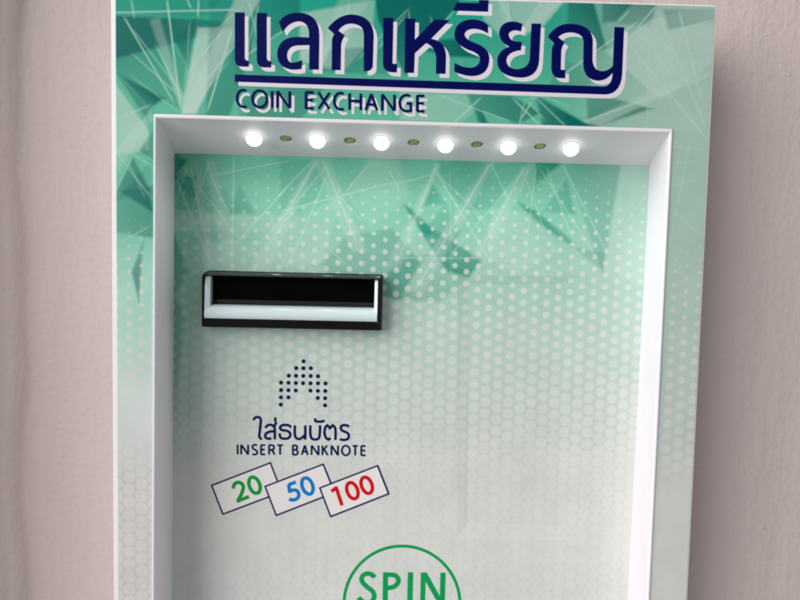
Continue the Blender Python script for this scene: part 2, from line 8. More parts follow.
COIN_WHITE = [[1.4823,[[-75.49,376.73],[-75.7,376.87],[-75.93,376.99],[-76.17,377.09],[-76.42,377.17],[-76.66,377.22],[-76.91,377.25],[-77.15,377.25],[-77.4,377.23],[-77.65,377.19],[-77.89,377.12],[-78.12,377.02],[-78.35,376.91],[-78.58,376.77],[-78.79,376.61],[-79,376.43],[-79.19,376.24],[-79.37,376.01],[-79.54,375.78],[-79.7,375.53],[-79.83,375.27],[-79.96,374.98],[-80.08,374.69],[-80.17,374.39],[-80.24,374.08],[-80.3,373.76],[-80.35,373.44],[-80.37,373.11],[-80.38,372.79],[-80.36,372.46],[-80.33,372.13],[-80.29,371.81],[-80.22,371.49],[-80.14,371.18],[-80.04,370.88],[-79.92,370.59],[-79.79,370.3],[-79.65,370.04],[-79.49,369.79],[-79.31,369.56],[-79.12,369.33],[-78.93,369.14],[-78.72,368.96],[-78.5,368.8],[-78.27,368.66],[-78.05,368.54],[-77.81,368.45],[-77.56,368.38],[-77.32,368.34],[-77.07,368.32],[-76.82,368.32],[-76.58,368.35],[-76.33,368.4],[-76.09,368.48],[-75.85,368.58],[-75.63,368.7],[-75.41,368.84]]],[1.4823,[[-64.36,372.79],[-64.46,371.73],[-64.78,370.72],[-65.31,369.84],[-66.01,369.13],[-66.84,368.63],[-67.75,368.37],[-68.7,368.37],[-69.61,368.62],[-70.46,369.12],[-71.17,369.83],[-71.71,370.72],[-72.06,371.72],[-72.18,372.79],[-72.08,373.85],[-71.76,374.86],[-71.23,375.74],[-70.53,376.45],[-69.71,376.95],[-68.79,377.2],[-67.85,377.2],[-66.93,376.95],[-66.09,376.45],[-65.38,375.74],[-64.83,374.85],[-64.49,373.85],[-64.36,372.79]]],[1.4823,[[-61.68,377.22],[-61.57,368.35]]],[1.4823,[[-58.73,368.35],[-58.84,377.22]]],[1.4823,[[-58.84,377.22],[-52.12,368.37]]],[1.4823,[[-52.12,368.37],[-52.24,377.21]]],[1.4823,[[-43.54,377.19],[-43.41,368.38]]],[1.4823,[[-43.54,377.02],[-39.46,377.01]]],[1.4823,[[-43.48,372.97],[-39.8,372.97]]],[1.4823,[[-43.41,368.56],[-39.32,368.57]]],[1.4823,[[-36.83,377.18],[-30.7,368.41]]],[1.4823,[[-30.86,377.17],[-36.68,368.4]]],[1.4823,[[-23.37,376.65],[-23.59,376.78],[-23.82,376.9],[-24.06,377],[-24.32,377.08],[-24.56,377.13],[-24.81,377.15],[-25.06,377.16],[-25.31,377.14],[-25.56,377.09],[-25.81,377.03],[-26.05,376.94],[-26.28,376.83],[-26.51,376.69],[-26.72,376.53],[-26.93,376.36],[-27.12,376.17],[-27.31,375.95],[-27.48,375.72],[-27.63,375.47],[-27.77,375.22],[-27.9,374.94],[-28.01,374.65],[-28.1,374.36],[-28.18,374.06],[-28.24,373.75],[-28.28,373.43],[-28.3,373.11],[-28.3,372.79],[-28.29,372.47],[-28.25,372.15],[-28.2,371.84],[-28.13,371.52],[-28.05,371.22],[-27.94,370.93],[-27.82,370.64],[-27.68,370.36],[-27.54,370.11],[-27.37,369.87],[-27.19,369.63],[-27,369.41],[-26.8,369.22],[-26.59,369.05],[-26.36,368.89],[-26.13,368.75],[-25.9,368.64],[-25.65,368.55],[-25.41,368.49],[-25.15,368.44],[-24.9,368.42],[-24.65,368.43],[-24.4,368.45],[-24.15,368.5],[-23.91,368.58],[-23.67,368.68],[-23.44,368.8],[-23.22,368.94]]],[1.4823,[[-20.09,377.15],[-19.92,368.43]]],[1.4823,[[-14.1,377.14],[-13.93,368.44]]],[1.4823,[[-20.01,373.14],[-14.02,373.14]]],[1.4823,[[-11.39,368.45],[-8.44,377.13]]],[1.4823,[[-8.44,377.13],[-5.12,368.46]]],[1.4823,[[-10.2,371.49],[-6.44,371.49]]],[1.4823,[[-2.31,368.47],[-2.5,377.12]]],[1.4823,[[-2.5,377.12],[4.24,368.48]]],[1.4823,[[4.24,368.48],[4.03,377.11]]],[1.4823,[[12.55,376.52],[12.33,376.65],[12.11,376.76],[11.87,376.86],[11.63,376.95],[11.39,377.01],[11.14,377.06],[10.89,377.09],[10.64,377.1],[10.39,377.09],[10.15,377.06],[9.9,377.01],[9.66,376.95],[9.42,376.87],[9.19,376.77],[8.97,376.65],[8.76,376.52],[8.55,376.37],[8.35,376.21],[8.16,376.03],[7.99,375.84],[7.82,375.63],[7.67,375.41],[7.53,375.19],[7.41,374.95],[7.29,374.7],[7.2,374.44],[7.12,374.18],[7.05,373.91],[7,373.64],[6.97,373.36],[6.95,373.08],[6.95,372.8],[6.96,372.52],[6.99,372.23],[7.04,371.96],[7.1,371.68],[7.18,371.41],[7.28,371.15],[7.39,370.89],[7.51,370.64],[7.65,370.41],[7.79,370.18],[7.96,369.96],[8.14,369.75],[8.32,369.56],[8.51,369.38],[8.72,369.22],[8.94,369.07],[9.16,368.94],[9.39,368.82],[9.62,368.72],[9.87,368.64],[10.11,368.57],[10.36,368.52],[10.6,368.49],[10.85,368.49],[11.41,368.56],[11.97,368.65],[12.52,368.78],[13.06,368.93],[13.04,369.85],[13.01,370.78],[12.99,371.7],[12.97,372.63],[12.41,372.63],[11.86,372.63],[11.31,372.63],[10.75,372.63]]],[1.4823,[[16.37,377.09],[16.59,368.5]]],[1.4823,[[16.37,376.91],[20.21,376.91]]],[1.4823,[[16.47,372.97],[19.93,372.97]]],[1.4823,[[16.58,368.68],[20.43,368.68]]]]
INSERT = [[1.22685,[[-87.51,176.75],[-87.46,170.78]]],[1.22685,[[-85.33,170.8],[-85.39,176.76]]],[1.22685,[[-85.39,176.76],[-81.15,170.83]]],[1.22685,[[-81.15,170.83],[-81.2,176.8]]],[1.22685,[[-75.81,176.43],[-76.02,176.57],[-76.24,176.69],[-76.48,176.78],[-76.73,176.84],[-77.01,176.87],[-77.28,176.86],[-77.54,176.82],[-77.79,176.71],[-78.04,176.52],[-78.24,176.3],[-78.4,176.04],[-78.51,175.75],[-78.56,175.5],[-78.55,175.26],[-78.49,175.02],[-78.38,174.79],[-78.19,174.56],[-77.97,174.37],[-77.71,174.19],[-77.46,174.03],[-77.17,173.86],[-76.86,173.72],[-76.57,173.57],[-76.3,173.38],[-76.09,173.17],[-75.92,172.95],[-75.79,172.7],[-75.71,172.43],[-75.68,172.15],[-75.7,171.87],[-75.77,171.6],[-75.91,171.35],[-76.09,171.17],[-76.31,171.03],[-76.56,170.94],[-76.82,170.87],[-77.04,170.82],[-77.27,170.81],[-77.5,170.82],[-77.73,170.86],[-77.96,170.93],[-78.18,171.02],[-78.39,171.13],[-78.59,171.27]]],[1.22685,[[-73.4,176.86],[-73.34,170.9]]],[1.22685,[[-73.4,176.74],[-70.96,176.76]]],[1.22685,[[-73.37,174],[-71.17,174.02]]],[1.22685,[[-73.34,171.02],[-70.9,171.03]]],[1.22685,[[-68.51,170.93],[-68.58,176.9]]],[1.22685,[[-68.58,176.78],[-68.16,176.84],[-67.73,176.86],[-67.3,176.85],[-66.88,176.8],[-66.59,176.74],[-66.32,176.65],[-66.07,176.52],[-65.85,176.33],[-65.71,176.12],[-65.63,175.89],[-65.6,175.64],[-65.6,175.38],[-65.62,175.12],[-65.66,174.87],[-65.75,174.63],[-65.89,174.42],[-66.09,174.23],[-66.32,174.1],[-66.57,174],[-66.84,173.93],[-67.27,173.87],[-67.69,173.85],[-68.12,173.87],[-68.55,173.92]]],[1.22685,[[-66.84,173.93],[-65.1,170.96]]],[1.22685,[[-61.93,176.96],[-61.86,170.99]]],[1.22685,[[-63.63,176.82],[-60.23,176.85]]],[1.22685,[[-54.14,171.05],[-54.22,177.02]]],[1.22685,[[-54.22,176.9],[-53.85,176.96],[-53.47,176.98],[-53.09,176.97],[-52.72,176.91],[-52.47,176.85],[-52.23,176.76],[-52.01,176.63],[-51.82,176.44],[-51.71,176.26],[-51.66,176.05],[-51.65,175.83],[-51.66,175.61],[-51.68,175.36],[-51.74,175.11],[-51.82,174.87],[-51.94,174.65],[-52.09,174.49],[-52.27,174.37],[-52.47,174.28],[-52.69,174.23],[-53.06,174.17],[-53.43,174.15],[-53.81,174.17],[-54.18,174.22]]],[1.22685,[[-52.69,174.23],[-52.39,174.18],[-52.12,174.09],[-51.86,173.95],[-51.63,173.76],[-51.45,173.54],[-51.3,173.3],[-51.21,173.03],[-51.17,172.75],[-51.17,172.42],[-51.22,172.1],[-51.33,171.81],[-51.51,171.55],[-51.75,171.37],[-52.03,171.27],[-52.33,171.22],[-52.64,171.18],[-53.02,171.14],[-53.39,171.12],[-53.77,171.13],[-54.14,171.17]]],[1.22685,[[-48.76,171.09],[-47.02,177.08]]],[1.22685,[[-47.02,177.08],[-45.1,171.12]]],[1.22685,[[-48.05,173.19],[-45.86,173.21]]],[1.22685,[[-42.83,171.14],[-42.92,177.11]]],[1.22685,[[-42.92,177.11],[-38.62,171.17]]],[1.22685,[[-38.62,171.17],[-38.72,177.15]]],[1.22685,[[-36.33,177.17],[-36.23,171.19]]],[1.22685,[[-33.4,177.19],[-36.27,173.82]]],[1.22685,[[-35.33,174.79],[-33.05,171.22]]],[1.22685,[[-30.78,171.23],[-30.88,177.21]]],[1.22685,[[-30.88,177.21],[-26.81,171.26]]],[1.22685,[[-26.81,171.26],[-26.91,177.25]]],[1.22685,[[-19.71,174.32],[-19.76,173.6],[-19.96,172.92],[-20.27,172.33],[-20.7,171.84],[-21.21,171.5],[-21.77,171.33],[-22.35,171.32],[-22.92,171.49],[-23.44,171.82],[-23.88,172.3],[-24.22,172.89],[-24.44,173.56],[-24.53,174.28],[-24.47,174.99],[-24.28,175.67],[-23.96,176.26],[-23.53,176.75],[-23.02,177.08],[-22.46,177.26],[-21.88,177.27],[-21.31,177.1],[-20.79,176.77],[-20.35,176.29],[-20.01,175.7],[-19.79,175.03],[-19.71,174.32]]],[1.22685,[[-16.5,177.33],[-16.39,171.35]]],[1.22685,[[-18.03,177.2],[-14.97,177.23]]],[1.22685,[[-12.82,177.36],[-12.7,171.38]]],[1.22685,[[-12.82,177.24],[-10.18,177.27]]],[1.22685,[[-12.76,174.49],[-10.39,174.51]]],[1.22685,[[-12.7,171.5],[-10.06,171.52]]]]
THAI = [[1.61585,[[-77.97,191.76],[-77.97,192.17],[-77.88,192.57],[-77.7,192.93],[-77.44,193.24],[-77.07,193.53],[-76.65,193.73],[-76.21,193.85],[-75.74,193.87],[-75.24,193.81],[-74.77,193.67],[-74.35,193.43],[-74.02,193.08],[-73.8,192.61],[-73.73,192.1],[-73.74,191.56],[-73.77,191.02],[-73.84,189.63],[-73.97,188.25],[-74.11,186.87],[-74.25,185.49],[-74.34,184.71],[-74.45,183.93],[-74.53,183.14],[-74.53,182.36],[-74.49,181.95],[-74.39,181.56],[-74.22,181.2],[-73.97,180.9],[-73.71,180.72],[-73.41,180.64],[-73.09,180.64],[-72.8,180.73]]],[1.61585,[[-70.84,187.17],[-70.65,187.69],[-70.38,188.15],[-70.03,188.56],[-69.59,188.89],[-69.12,189.12],[-68.61,189.23],[-68.09,189.25],[-67.56,189.2],[-67.07,189.1],[-66.61,188.92],[-66.19,188.67],[-65.84,188.32],[-65.57,187.88],[-65.41,187.39],[-65.32,186.88],[-65.27,186.35],[-65.19,184.86],[-65.15,183.36],[-65.17,181.86],[-65.24,180.36]]],[1.61585,[[-65.26,185.11],[-66.02,185.23],[-66.79,185.26],[-67.57,185.2],[-68.33,185.05],[-68.95,184.84],[-69.54,184.55],[-70.09,184.17],[-70.57,183.72],[-70.81,183.37],[-70.96,182.96],[-71.01,182.53],[-70.96,182.1],[-70.83,181.7],[-70.61,181.34],[-70.31,181.06],[-69.95,180.88],[-69.27,180.74],[-68.59,180.71],[-67.91,180.81],[-67.24,181.02]]],[1.61585,[[-65,193.94],[-65.06,191.27]]],[1.61585,[[-64.34,191.1],[-65.48,188.6]]],[1.61585,[[-55.57,187.77],[-55.76,188.17],[-56.02,188.52],[-56.34,188.81],[-56.72,189.04],[-57.26,189.23],[-57.82,189.33],[-58.4,189.37],[-58.98,189.36],[-59.57,189.33],[-60.15,189.26],[-60.72,189.11],[-61.23,188.86],[-61.59,188.57],[-61.86,188.2],[-62.04,187.78],[-62.12,187.33],[-61.93,186.96],[-61.66,186.64],[-61.35,186.38],[-60.97,186.2],[-60.25,186.03],[-59.51,185.99],[-58.75,185.94],[-58.03,185.79],[-57.5,185.58],[-57,185.31],[-56.57,184.97],[-56.2,184.54],[-55.97,184.09],[-55.85,183.6],[-55.84,183.1],[-55.95,182.61],[-56.21,182.11],[-56.57,181.69],[-57.01,181.35],[-57.51,181.1],[-58.17,180.92],[-58.85,180.85],[-59.55,180.88],[-60.23,180.96],[-60.7,181.06],[-61.14,181.21],[-61.53,181.46],[-61.82,181.81],[-62.08,182.39],[-62.2,183],[-62.21,183.62],[-62.08,184.24]]],[1.61585,[[-53.1,189.2],[-53.2,187.8],[-53.23,186.39],[-53.2,184.98],[-53.11,183.58],[-53.05,183.08],[-52.93,182.6],[-52.74,182.15],[-52.45,181.75],[-52.09,181.4],[-51.67,181.12],[-51.21,180.94],[-50.72,180.86],[-50.23,180.9],[-49.77,181.05],[-49.33,181.29],[-48.92,181.58],[-48.35,182.04],[-47.83,182.55],[-47.34,183.1],[-46.91,183.69]]],[1.61585,[[-46.86,189.31],[-46.86,180.56]]],[1.61585,[[-43.76,189.46],[-43.86,187.98],[-43.88,186.49],[-43.81,185],[-43.67,183.52],[-43.56,182.88],[-43.39,182.28],[-43.12,181.72],[-42.73,181.23],[-42.28,180.93],[-41.77,180.76],[-41.23,180.7],[-40.68,180.72],[-40.13,180.79],[-39.62,180.94],[-39.15,181.18],[-38.74,181.54],[-38.45,182],[-38.28,182.51],[-38.19,183.06],[-38.14,183.62],[-38.04,185.11],[-37.99,186.6],[-38,188.08],[-38.06,189.57]]],[1.61585,[[-40.93,193.75],[-41.03,193.35],[-41.05,192.95],[-40.98,192.56],[-40.82,192.19],[-40.63,191.99],[-40.38,191.88],[-40.1,191.82],[-39.81,191.79],[-39.11,191.74],[-38.41,191.72],[-37.7,191.75],[-37.01,191.84],[-36.57,191.96],[-36.14,192.14],[-35.75,192.37],[-35.39,192.66]]],[1.61585,[[-31.49,181.9],[-31.78,181.63],[-32.07,181.36],[-32.36,181.09],[-32.65,180.82],[-33.16,181],[-33.62,181.27],[-34.02,181.64],[-34.35,182.08],[-34.7,182.77],[-34.96,183.51],[-35.13,184.28],[-35.22,185.06],[-35.23,185.88],[-35.16,186.7],[-35.01,187.51],[-34.77,188.29],[-34.57,188.7],[-34.3,189.06],[-33.96,189.34],[-33.57,189.56],[-33.17,189.13],[-32.76,188.7],[-32.36,188.27],[-31.95,187.84],[-31.56,188.28],[-31.18,188.73],[-30.79,189.17],[-30.4,189.62],[-29.94,189.4],[-29.55,189.09],[-29.22,188.71],[-28.97,188.26],[-28.75,187.58],[-28.63,186.87],[-28.58,186.14],[-28.55,185.41],[-28.51,184.21],[-28.51,183.01],[-28.54,181.81],[-28.6,180.61]]],[1.61585,[[-20.4,189.02],[-20.82,189.31],[-21.27,189.54],[-21.75,189.71],[-22.24,189.82],[-22.86,189.9],[-23.47,189.92],[-24.07,189.85],[-24.64,189.63],[-25.02,189.34],[-25.32,188.94],[-25.49,188.49],[-25.51,188],[-25.36,187.49],[-25.06,187.04],[-24.66,186.66],[-24.21,186.32],[-23.65,186.05],[-23.03,185.87],[-22.41,185.71],[-21.84,185.44],[-21.41,185.15],[-21.03,184.81],[-20.73,184.41],[-20.53,183.94],[-20.45,183.37],[-20.49,182.79],[-20.65,182.25],[-20.95,181.77],[-21.42,181.35],[-21.96,181.06],[-22.57,180.89],[-23.2,180.8],[-23.91,180.8],[-24.61,180.91],[-25.3,181.11],[-25.94,181.4]]]]
NOTES = [[[-102.95,151.34],[-67.65,165.9],[-60.71,147.95],[-96.06,133.65]],[[-70.63,151.26],[-35.69,165.59],[-28.53,148.17],[-63.69,133.47]],[[-37.45,150.94],[-2.71,165.3],[4.38,148.02],[-30.58,133.3]]]
DIGITS = [[[2.20571,[[-89.71,149.58],[-89.81,150.28],[-89.76,150.98],[-89.55,151.65],[-89.21,152.27],[-88.74,152.78],[-88.17,153.17],[-87.54,153.42],[-86.86,153.52],[-86.16,153.45],[-85.5,153.23],[-84.91,152.86],[-84.43,152.35],[-84.09,151.71],[-83.91,151.02],[-83.88,150.28],[-83.94,149.54],[-84.16,148.49],[-84.5,147.47],[-84.91,146.47],[-85.35,145.48],[-85.77,144.57],[-86.24,143.68],[-86.74,142.8],[-87.28,141.95]]],[2.20571,[[-87.8,141.68],[-80.36,144.76]]],[2.20571,[[-74.16,153.14],[-73.81,152.03],[-73.63,150.91],[-73.62,149.85],[-73.79,148.89],[-74.12,148.08],[-74.59,147.46],[-75.2,147.07],[-75.9,146.93],[-76.66,147.03],[-77.44,147.38],[-78.2,147.96],[-78.9,148.74],[-79.52,149.68],[-80.01,150.73],[-80.35,151.84],[-80.53,152.96],[-80.54,154.02],[-80.38,154.98],[-80.05,155.79],[-79.57,156.4],[-78.96,156.79],[-78.27,156.93],[-77.51,156.83],[-76.73,156.48],[-75.97,155.9],[-75.27,155.13],[-74.65,154.19],[-74.16,153.14]]]],[[2.20571,[[-52.02,154.37],[-56.59,152.54]]],[2.20571,[[-56.46,152.82],[-55.54,147.59]]],[2.20571,[[-55.87,147.98],[-55.44,148.48],[-54.93,148.89],[-54.35,149.18],[-53.72,149.36],[-53.08,149.43],[-52.45,149.37],[-51.84,149.19],[-51.28,148.87],[-50.82,148.44],[-50.47,147.93],[-50.24,147.35],[-50.13,146.73],[-50.16,146.06],[-50.33,145.42],[-50.62,144.83],[-51.02,144.29],[-51.51,143.86],[-52.06,143.56],[-52.67,143.36],[-53.31,143.24],[-54.02,143.22],[-54.73,143.3],[-55.42,143.47],[-56.08,143.74]]],[2.20571,[[-42.08,153.2],[-41.73,152.09],[-41.54,150.97],[-41.53,149.91],[-41.69,148.94],[-42.02,148.13],[-42.49,147.52],[-43.1,147.13],[-43.8,146.98],[-44.56,147.09],[-45.34,147.44],[-46.11,148.02],[-46.82,148.8],[-47.44,149.74],[-47.94,150.79],[-48.29,151.91],[-48.48,153.02],[-48.49,154.09],[-48.33,155.05],[-48.01,155.86],[-47.53,156.47],[-46.92,156.86],[-46.23,157.01],[-45.47,156.9],[-44.68,156.55],[-43.92,155.97],[-43.2,155.19],[-42.58,154.26],[-42.08,153.2]]]],[[2.20571,[[-30.38,148.83],[-27.4,151.44]]],[2.20571,[[-27.8,151.97],[-23.76,140.3]]],[2.20571,[[-14.73,150.78],[-14.37,149.67],[-14.18,148.55],[-14.16,147.48],[-14.32,146.51],[-14.64,145.7],[-15.12,145.09],[-15.72,144.7],[-16.42,144.55],[-17.19,144.65],[-17.98,145.01],[-18.75,145.59],[-19.47,146.37],[-20.09,147.31],[-20.6,148.37],[-20.96,149.48],[-21.15,150.6],[-21.17,151.67],[-21.01,152.63],[-20.68,153.44],[-20.21,154.06],[-19.6,154.45],[-18.9,154.6],[-18.14,154.49],[-17.35,154.14],[-16.58,153.56],[-15.86,152.78],[-15.24,151.84],[-14.73,150.78]]],[2.20571,[[-6.09,154.3],[-5.73,153.18],[-5.53,152.06],[-5.51,150.99],[-5.67,150.03],[-5.99,149.22],[-6.47,148.6],[-7.07,148.21],[-7.77,148.06],[-8.54,148.17],[-9.33,148.52],[-10.1,149.1],[-10.82,149.89],[-11.45,150.83],[-11.95,151.88],[-12.31,153],[-12.51,154.12],[-12.53,155.18],[-12.37,156.14],[-12.04,156.95],[-11.57,157.57],[-10.97,157.96],[-10.26,158.11],[-9.5,158],[-8.71,157.65],[-7.94,157.07],[-7.22,156.29],[-6.59,155.35],[-6.09,154.3]]]]]
SPIN = [[2.98258,[[-2.93,95.26],[-3.39,95.91],[-3.92,96.47],[-4.54,96.92],[-5.24,97.28],[-6.02,97.55],[-6.81,97.7],[-7.6,97.7],[-8.37,97.51],[-9.18,97.13],[-9.89,96.6],[-10.46,95.95],[-10.86,95.15],[-10.98,94.34],[-10.87,93.54],[-10.59,92.75],[-10.19,92],[-9.56,91.16],[-8.81,90.41],[-8,89.72],[-7.2,89.02],[-6.33,88.33],[-5.4,87.69],[-4.53,87.01],[-3.81,86.18],[-3.36,85.39],[-3.07,84.54],[-2.94,83.66],[-3,82.76],[-3.23,81.84],[-3.61,81],[-4.16,80.27],[-4.87,79.7],[-5.77,79.3],[-6.73,79.11],[-7.7,79.14],[-8.67,79.38],[-9.82,79.91],[-10.85,80.6],[-11.76,81.47],[-12.53,82.49]]],[3.24194,[[3.72,98.7],[3.86,77.61]]],[2.98258,[[3.63,96.99],[4.54,97.09],[5.45,97.15],[6.37,97.15],[7.29,97.11],[8,97.07],[8.7,97.01],[9.36,96.86],[9.97,96.53],[10.64,95.95],[11.21,95.28],[11.61,94.52],[11.77,93.67],[11.65,92.73],[11.29,91.87],[10.75,91.08],[10.12,90.35],[9.55,89.88],[8.9,89.53],[8.19,89.27],[7.47,89.08],[6.62,88.92],[5.75,88.83],[4.88,88.83],[4.01,88.9]]],[3.37161,[[19.05,98.91],[19.11,77.66]]],[3.11226,[[26.93,98.89],[27.02,77.62]]],[3.24194,[[27.41,98.41],[38.94,78.19]]],[3.24194,[[39.1,98.92],[39.15,77.64]]]]
RING = [1.91508,[[50.18,79.1],[50.14,75.87],[49.82,72.67],[49.23,69.5],[48.38,66.4],[47.26,63.4],[45.9,60.51],[44.28,57.75],[42.44,55.15],[40.39,52.73],[38.13,50.51],[35.69,48.5],[33.08,46.73],[30.33,45.19],[27.46,43.92],[24.48,42.9],[21.43,42.17],[18.33,41.71],[15.19,41.53],[12.05,41.64],[8.93,42.03],[5.85,42.7],[2.83,43.65],[-0.09,44.86],[-2.91,46.33],[-5.58,48.05],[-8.11,49.99],[-10.46,52.16],[-12.62,54.52],[-14.57,57.07],[-16.31,59.78],[-17.8,62.63],[-19.05,65.59],[-20.05,68.66],[-20.78,71.8],[-21.25,74.98],[-21.45,78.19],[-21.37,81.4],[-21.02,84.59],[-20.41,87.73],[-19.53,90.8],[-18.4,93.77],[-17.02,96.63],[-15.4,99.34],[-13.57,101.9],[-11.52,104.29],[-9.27,106.47],[-6.85,108.45],[-4.27,110.2],[-1.55,111.71],[1.29,112.97],[4.23,113.97],[7.25,114.7],[10.32,115.16],[13.41,115.35],[16.52,115.25],[19.61,114.88],[22.67,114.24],[25.66,113.32],[28.57,112.14],[31.37,110.71],[34.04,109.03],[36.57,107.12],[38.93,104.99],[41.1,102.66],[43.08,100.15],[44.83,97.47],[46.36,94.64],[47.64,91.69],[48.67,88.64],[49.44,85.51],[49.95,82.32],[50.18,79.1]]]
DOTS = [[-48.51,228.35],[-52.87,224.12],[-48.58,224.15],[-44.03,224.24],[-57.29,219.36],[-52.93,219.45],[-48.58,219.47],[-44.09,219.5],[-39.72,219.46],[-61.85,215.12],[-57.36,215.15],[-52.94,215.04],[-48.64,214.99],[-44.15,215.08],[-39.65,215.17],[-35.16,215.13],[-61.79,210.58],[-57.36,210.6],[-52.94,210.55],[-44.14,210.6],[-39.65,210.55],[-35.21,210.57],[-61.8,206.16],[-57.31,206.24],[-39.64,206.19],[-35.2,206.14],[-61.81,201.73],[-35.19,201.78]]
BOX = [[-149.55,430.61],[175.53,432.48],[176.75,4],[-148.76,4]]
OPENING = [[-126.4,365.51],[154.18,365.41],[153.95,40],[-127.22,40]]
INNER = [[-125.94,349.76],[155.77,350.05],[154.62,48],[-126.79,48]]
CEIL_N = [-0.00033,-0.92085,-0.38992]
LEDS = [[-75.6,355.73,12.72],[-40.21,355.64,12.91],[-4.34,355.55,13.09],[31.77,355.27,13.73],[67.5,355.17,13.94],[103.01,355.26,13.69]]
HOLES = [[-58.22,356.72,15.5],[-22.19,356.64,15.67],[13.75,356.54,15.86],[49.88,356.45,16.05],[85.92,356.35,16.26]]
SLOT = [[-106.98,281.38],[-2.58,280.64],[-2.62,248.13],[-107.1,249.39]]
SLOT_IN = [[-105.25,279.4],[-4.75,278.66],[-4.8,254.26],[-105.68,253.8]]
PRESSED_RECT = [[42.99,282.06],[118.97,283.53],[125.69,120.15],[47.1,120.88]]
FACE_POLY = [[0.9,[[-148.77,416.18],[-102.3,415.82],[-84.79,414.12],[-84.77,411.93],[-103.33,410.83],[-118.14,404.12],[-148.84,393.25]]],[0.75,[[-116.03,405.23],[-104.42,416.01],[-108.34,390.8]]],[0.9,[[-145.15,386.03],[-120.94,373.8],[-129.02,368.08]]],[0.6,[[-129.24,368.6],[-145.15,384.98],[-128.7,359.62]]],[-0.7,[[-103.34,411.36],[-84.77,411.93],[-88.38,398.22],[-104.17,366.14],[-111.65,365.93],[-106.6,395.31]]],[-0.55,[[-148.86,383.82],[-129.23,356.43],[-129.22,346.33],[-148.97,343.13]]],[0.35,[[-148.84,393.25],[-118.14,404.12],[-109.61,391.29],[-112.72,368.02],[-121.26,374.11],[-145.15,386.03]]],[0.75,[[-137.77,342.91],[-129.21,326.04],[-127.05,313.2],[-146.35,324.52]]],[0.45,[[-149.03,323.38],[-126.53,327.18],[-126.5,299.18],[-149.09,301.87]]],[0.6,[[-138.36,280.45],[-131.89,297.97],[-134.59,265.27]]],[0.5,[[-134.03,346.2],[-126.56,357.03],[-126.54,338.41]]],[0.95,[[-9.39,431],[37.75,432.51],[26.92,416.45],[7.68,389.51],[-6.95,417.49]]],[0.85,[[26.04,409.07],[34.11,409.84],[47.91,400.23],[31.69,400.27],[4.6,405.25]]],[0.95,[[78.42,381.49],[110.23,365.26],[83.41,364.51]]],[0.6,[[106.14,384.43],[142.16,375.84],[108.1,363.59]]],[0.75,[[94.37,433.28],[107.36,433.69],[116.08,407.59],[110.73,405.31],[94.33,420.66]]],[0.75,[[112.87,431.77],[129.71,431.78],[120.92,421.49],[113.34,420.73]]],[0.5,[[129.14,432.28],[142.24,431.65],[139.55,419.43],[120.97,420.44]]],[0.6,[[41.46,380.95],[65.38,380.58],[82.04,371.98],[69.71,365.74],[44.41,373.04]]],[0.8,[[44.94,373.59],[49.3,373.18],[53.36,365.28],[48.46,365.14]]],[0.45,[[-97.07,426.12],[-69.52,427],[-72.48,406.04],[-82.1,410.97],[-87.04,363.45],[-98.81,363.12]]],[0.5,[[-73.24,427.92],[-49.34,428.68],[-49.19,418.26],[-66.08,405.19],[-71.47,411.3]]],[-0.5,[[-49.22,420.35],[-9.34,428.92],[-10.5,407.94],[-24.67,391.72],[-48.85,395.21]]],[0.4,[[-32.9,402],[4.59,405.78],[2.28,389.88],[-38.06,390.27]]],[-0.5,[[45.83,432.25],[94.35,433.8],[79.87,415.99],[58.34,412.17],[49.44,420.31]]],[-0.45,[[116.17,405.48],[139.37,423.12],[174.82,434.79],[176.53,403.05],[146.87,380.8],[134.91,401.79]]],[0.25,[[-128.75,427.18],[-86.5,428.53],[-102.3,416.6],[-148.77,417.21],[-148.75,426.54]]],[-0.35,[[5.19,380.96],[41.46,380.95],[45.55,371.47],[38.13,364.85],[5.54,366.07]]],[0.3,[[91.32,400.48],[113.31,395.83],[105.62,383.88],[83.86,381.65]]],[0.35,[[146.2,428.61],[175.05,430.58],[175.45,423.19],[149.44,418.15]]],[0.3,[[-86.31,405.62],[-32.63,386.2],[-48.41,364.54],[-80.62,364.69]]],[-0.4,[[-111.12,367.01],[-104.18,367.2],[-69.53,428.55],[-83.32,428.11]]],[-0.3,[[-112.19,368.03],[-128.74,414.73],[-123.46,415.93],[-109.52,369.17]]],[-0.35,[[69.12,413.55],[83.54,433.45],[93.27,433.76],[72.4,412.6]]],[-0.3,[[61.48,415.42],[55.51,432.56],[60.89,432.73],[64.72,415.52]]],[-0.35,[[-146.84,345.85],[-128.7,366.5],[-126.57,363.39],[-145.8,332.56]]],[-0.35,[[105.73,367.82],[162.65,395.17],[175.77,396.62],[114.59,365.92]]],[0.3,[[-80.72,375.28],[-32.63,386.2],[-48.39,363.48],[-75.25,363.78]]],[0.3,[[-146.9,319.14],[-127.62,341.05],[-127.06,325.02]]],[-0.25,[[-28.06,430.4],[-10.99,430.95],[-32.72,391.48],[-40.26,393.36]]]]
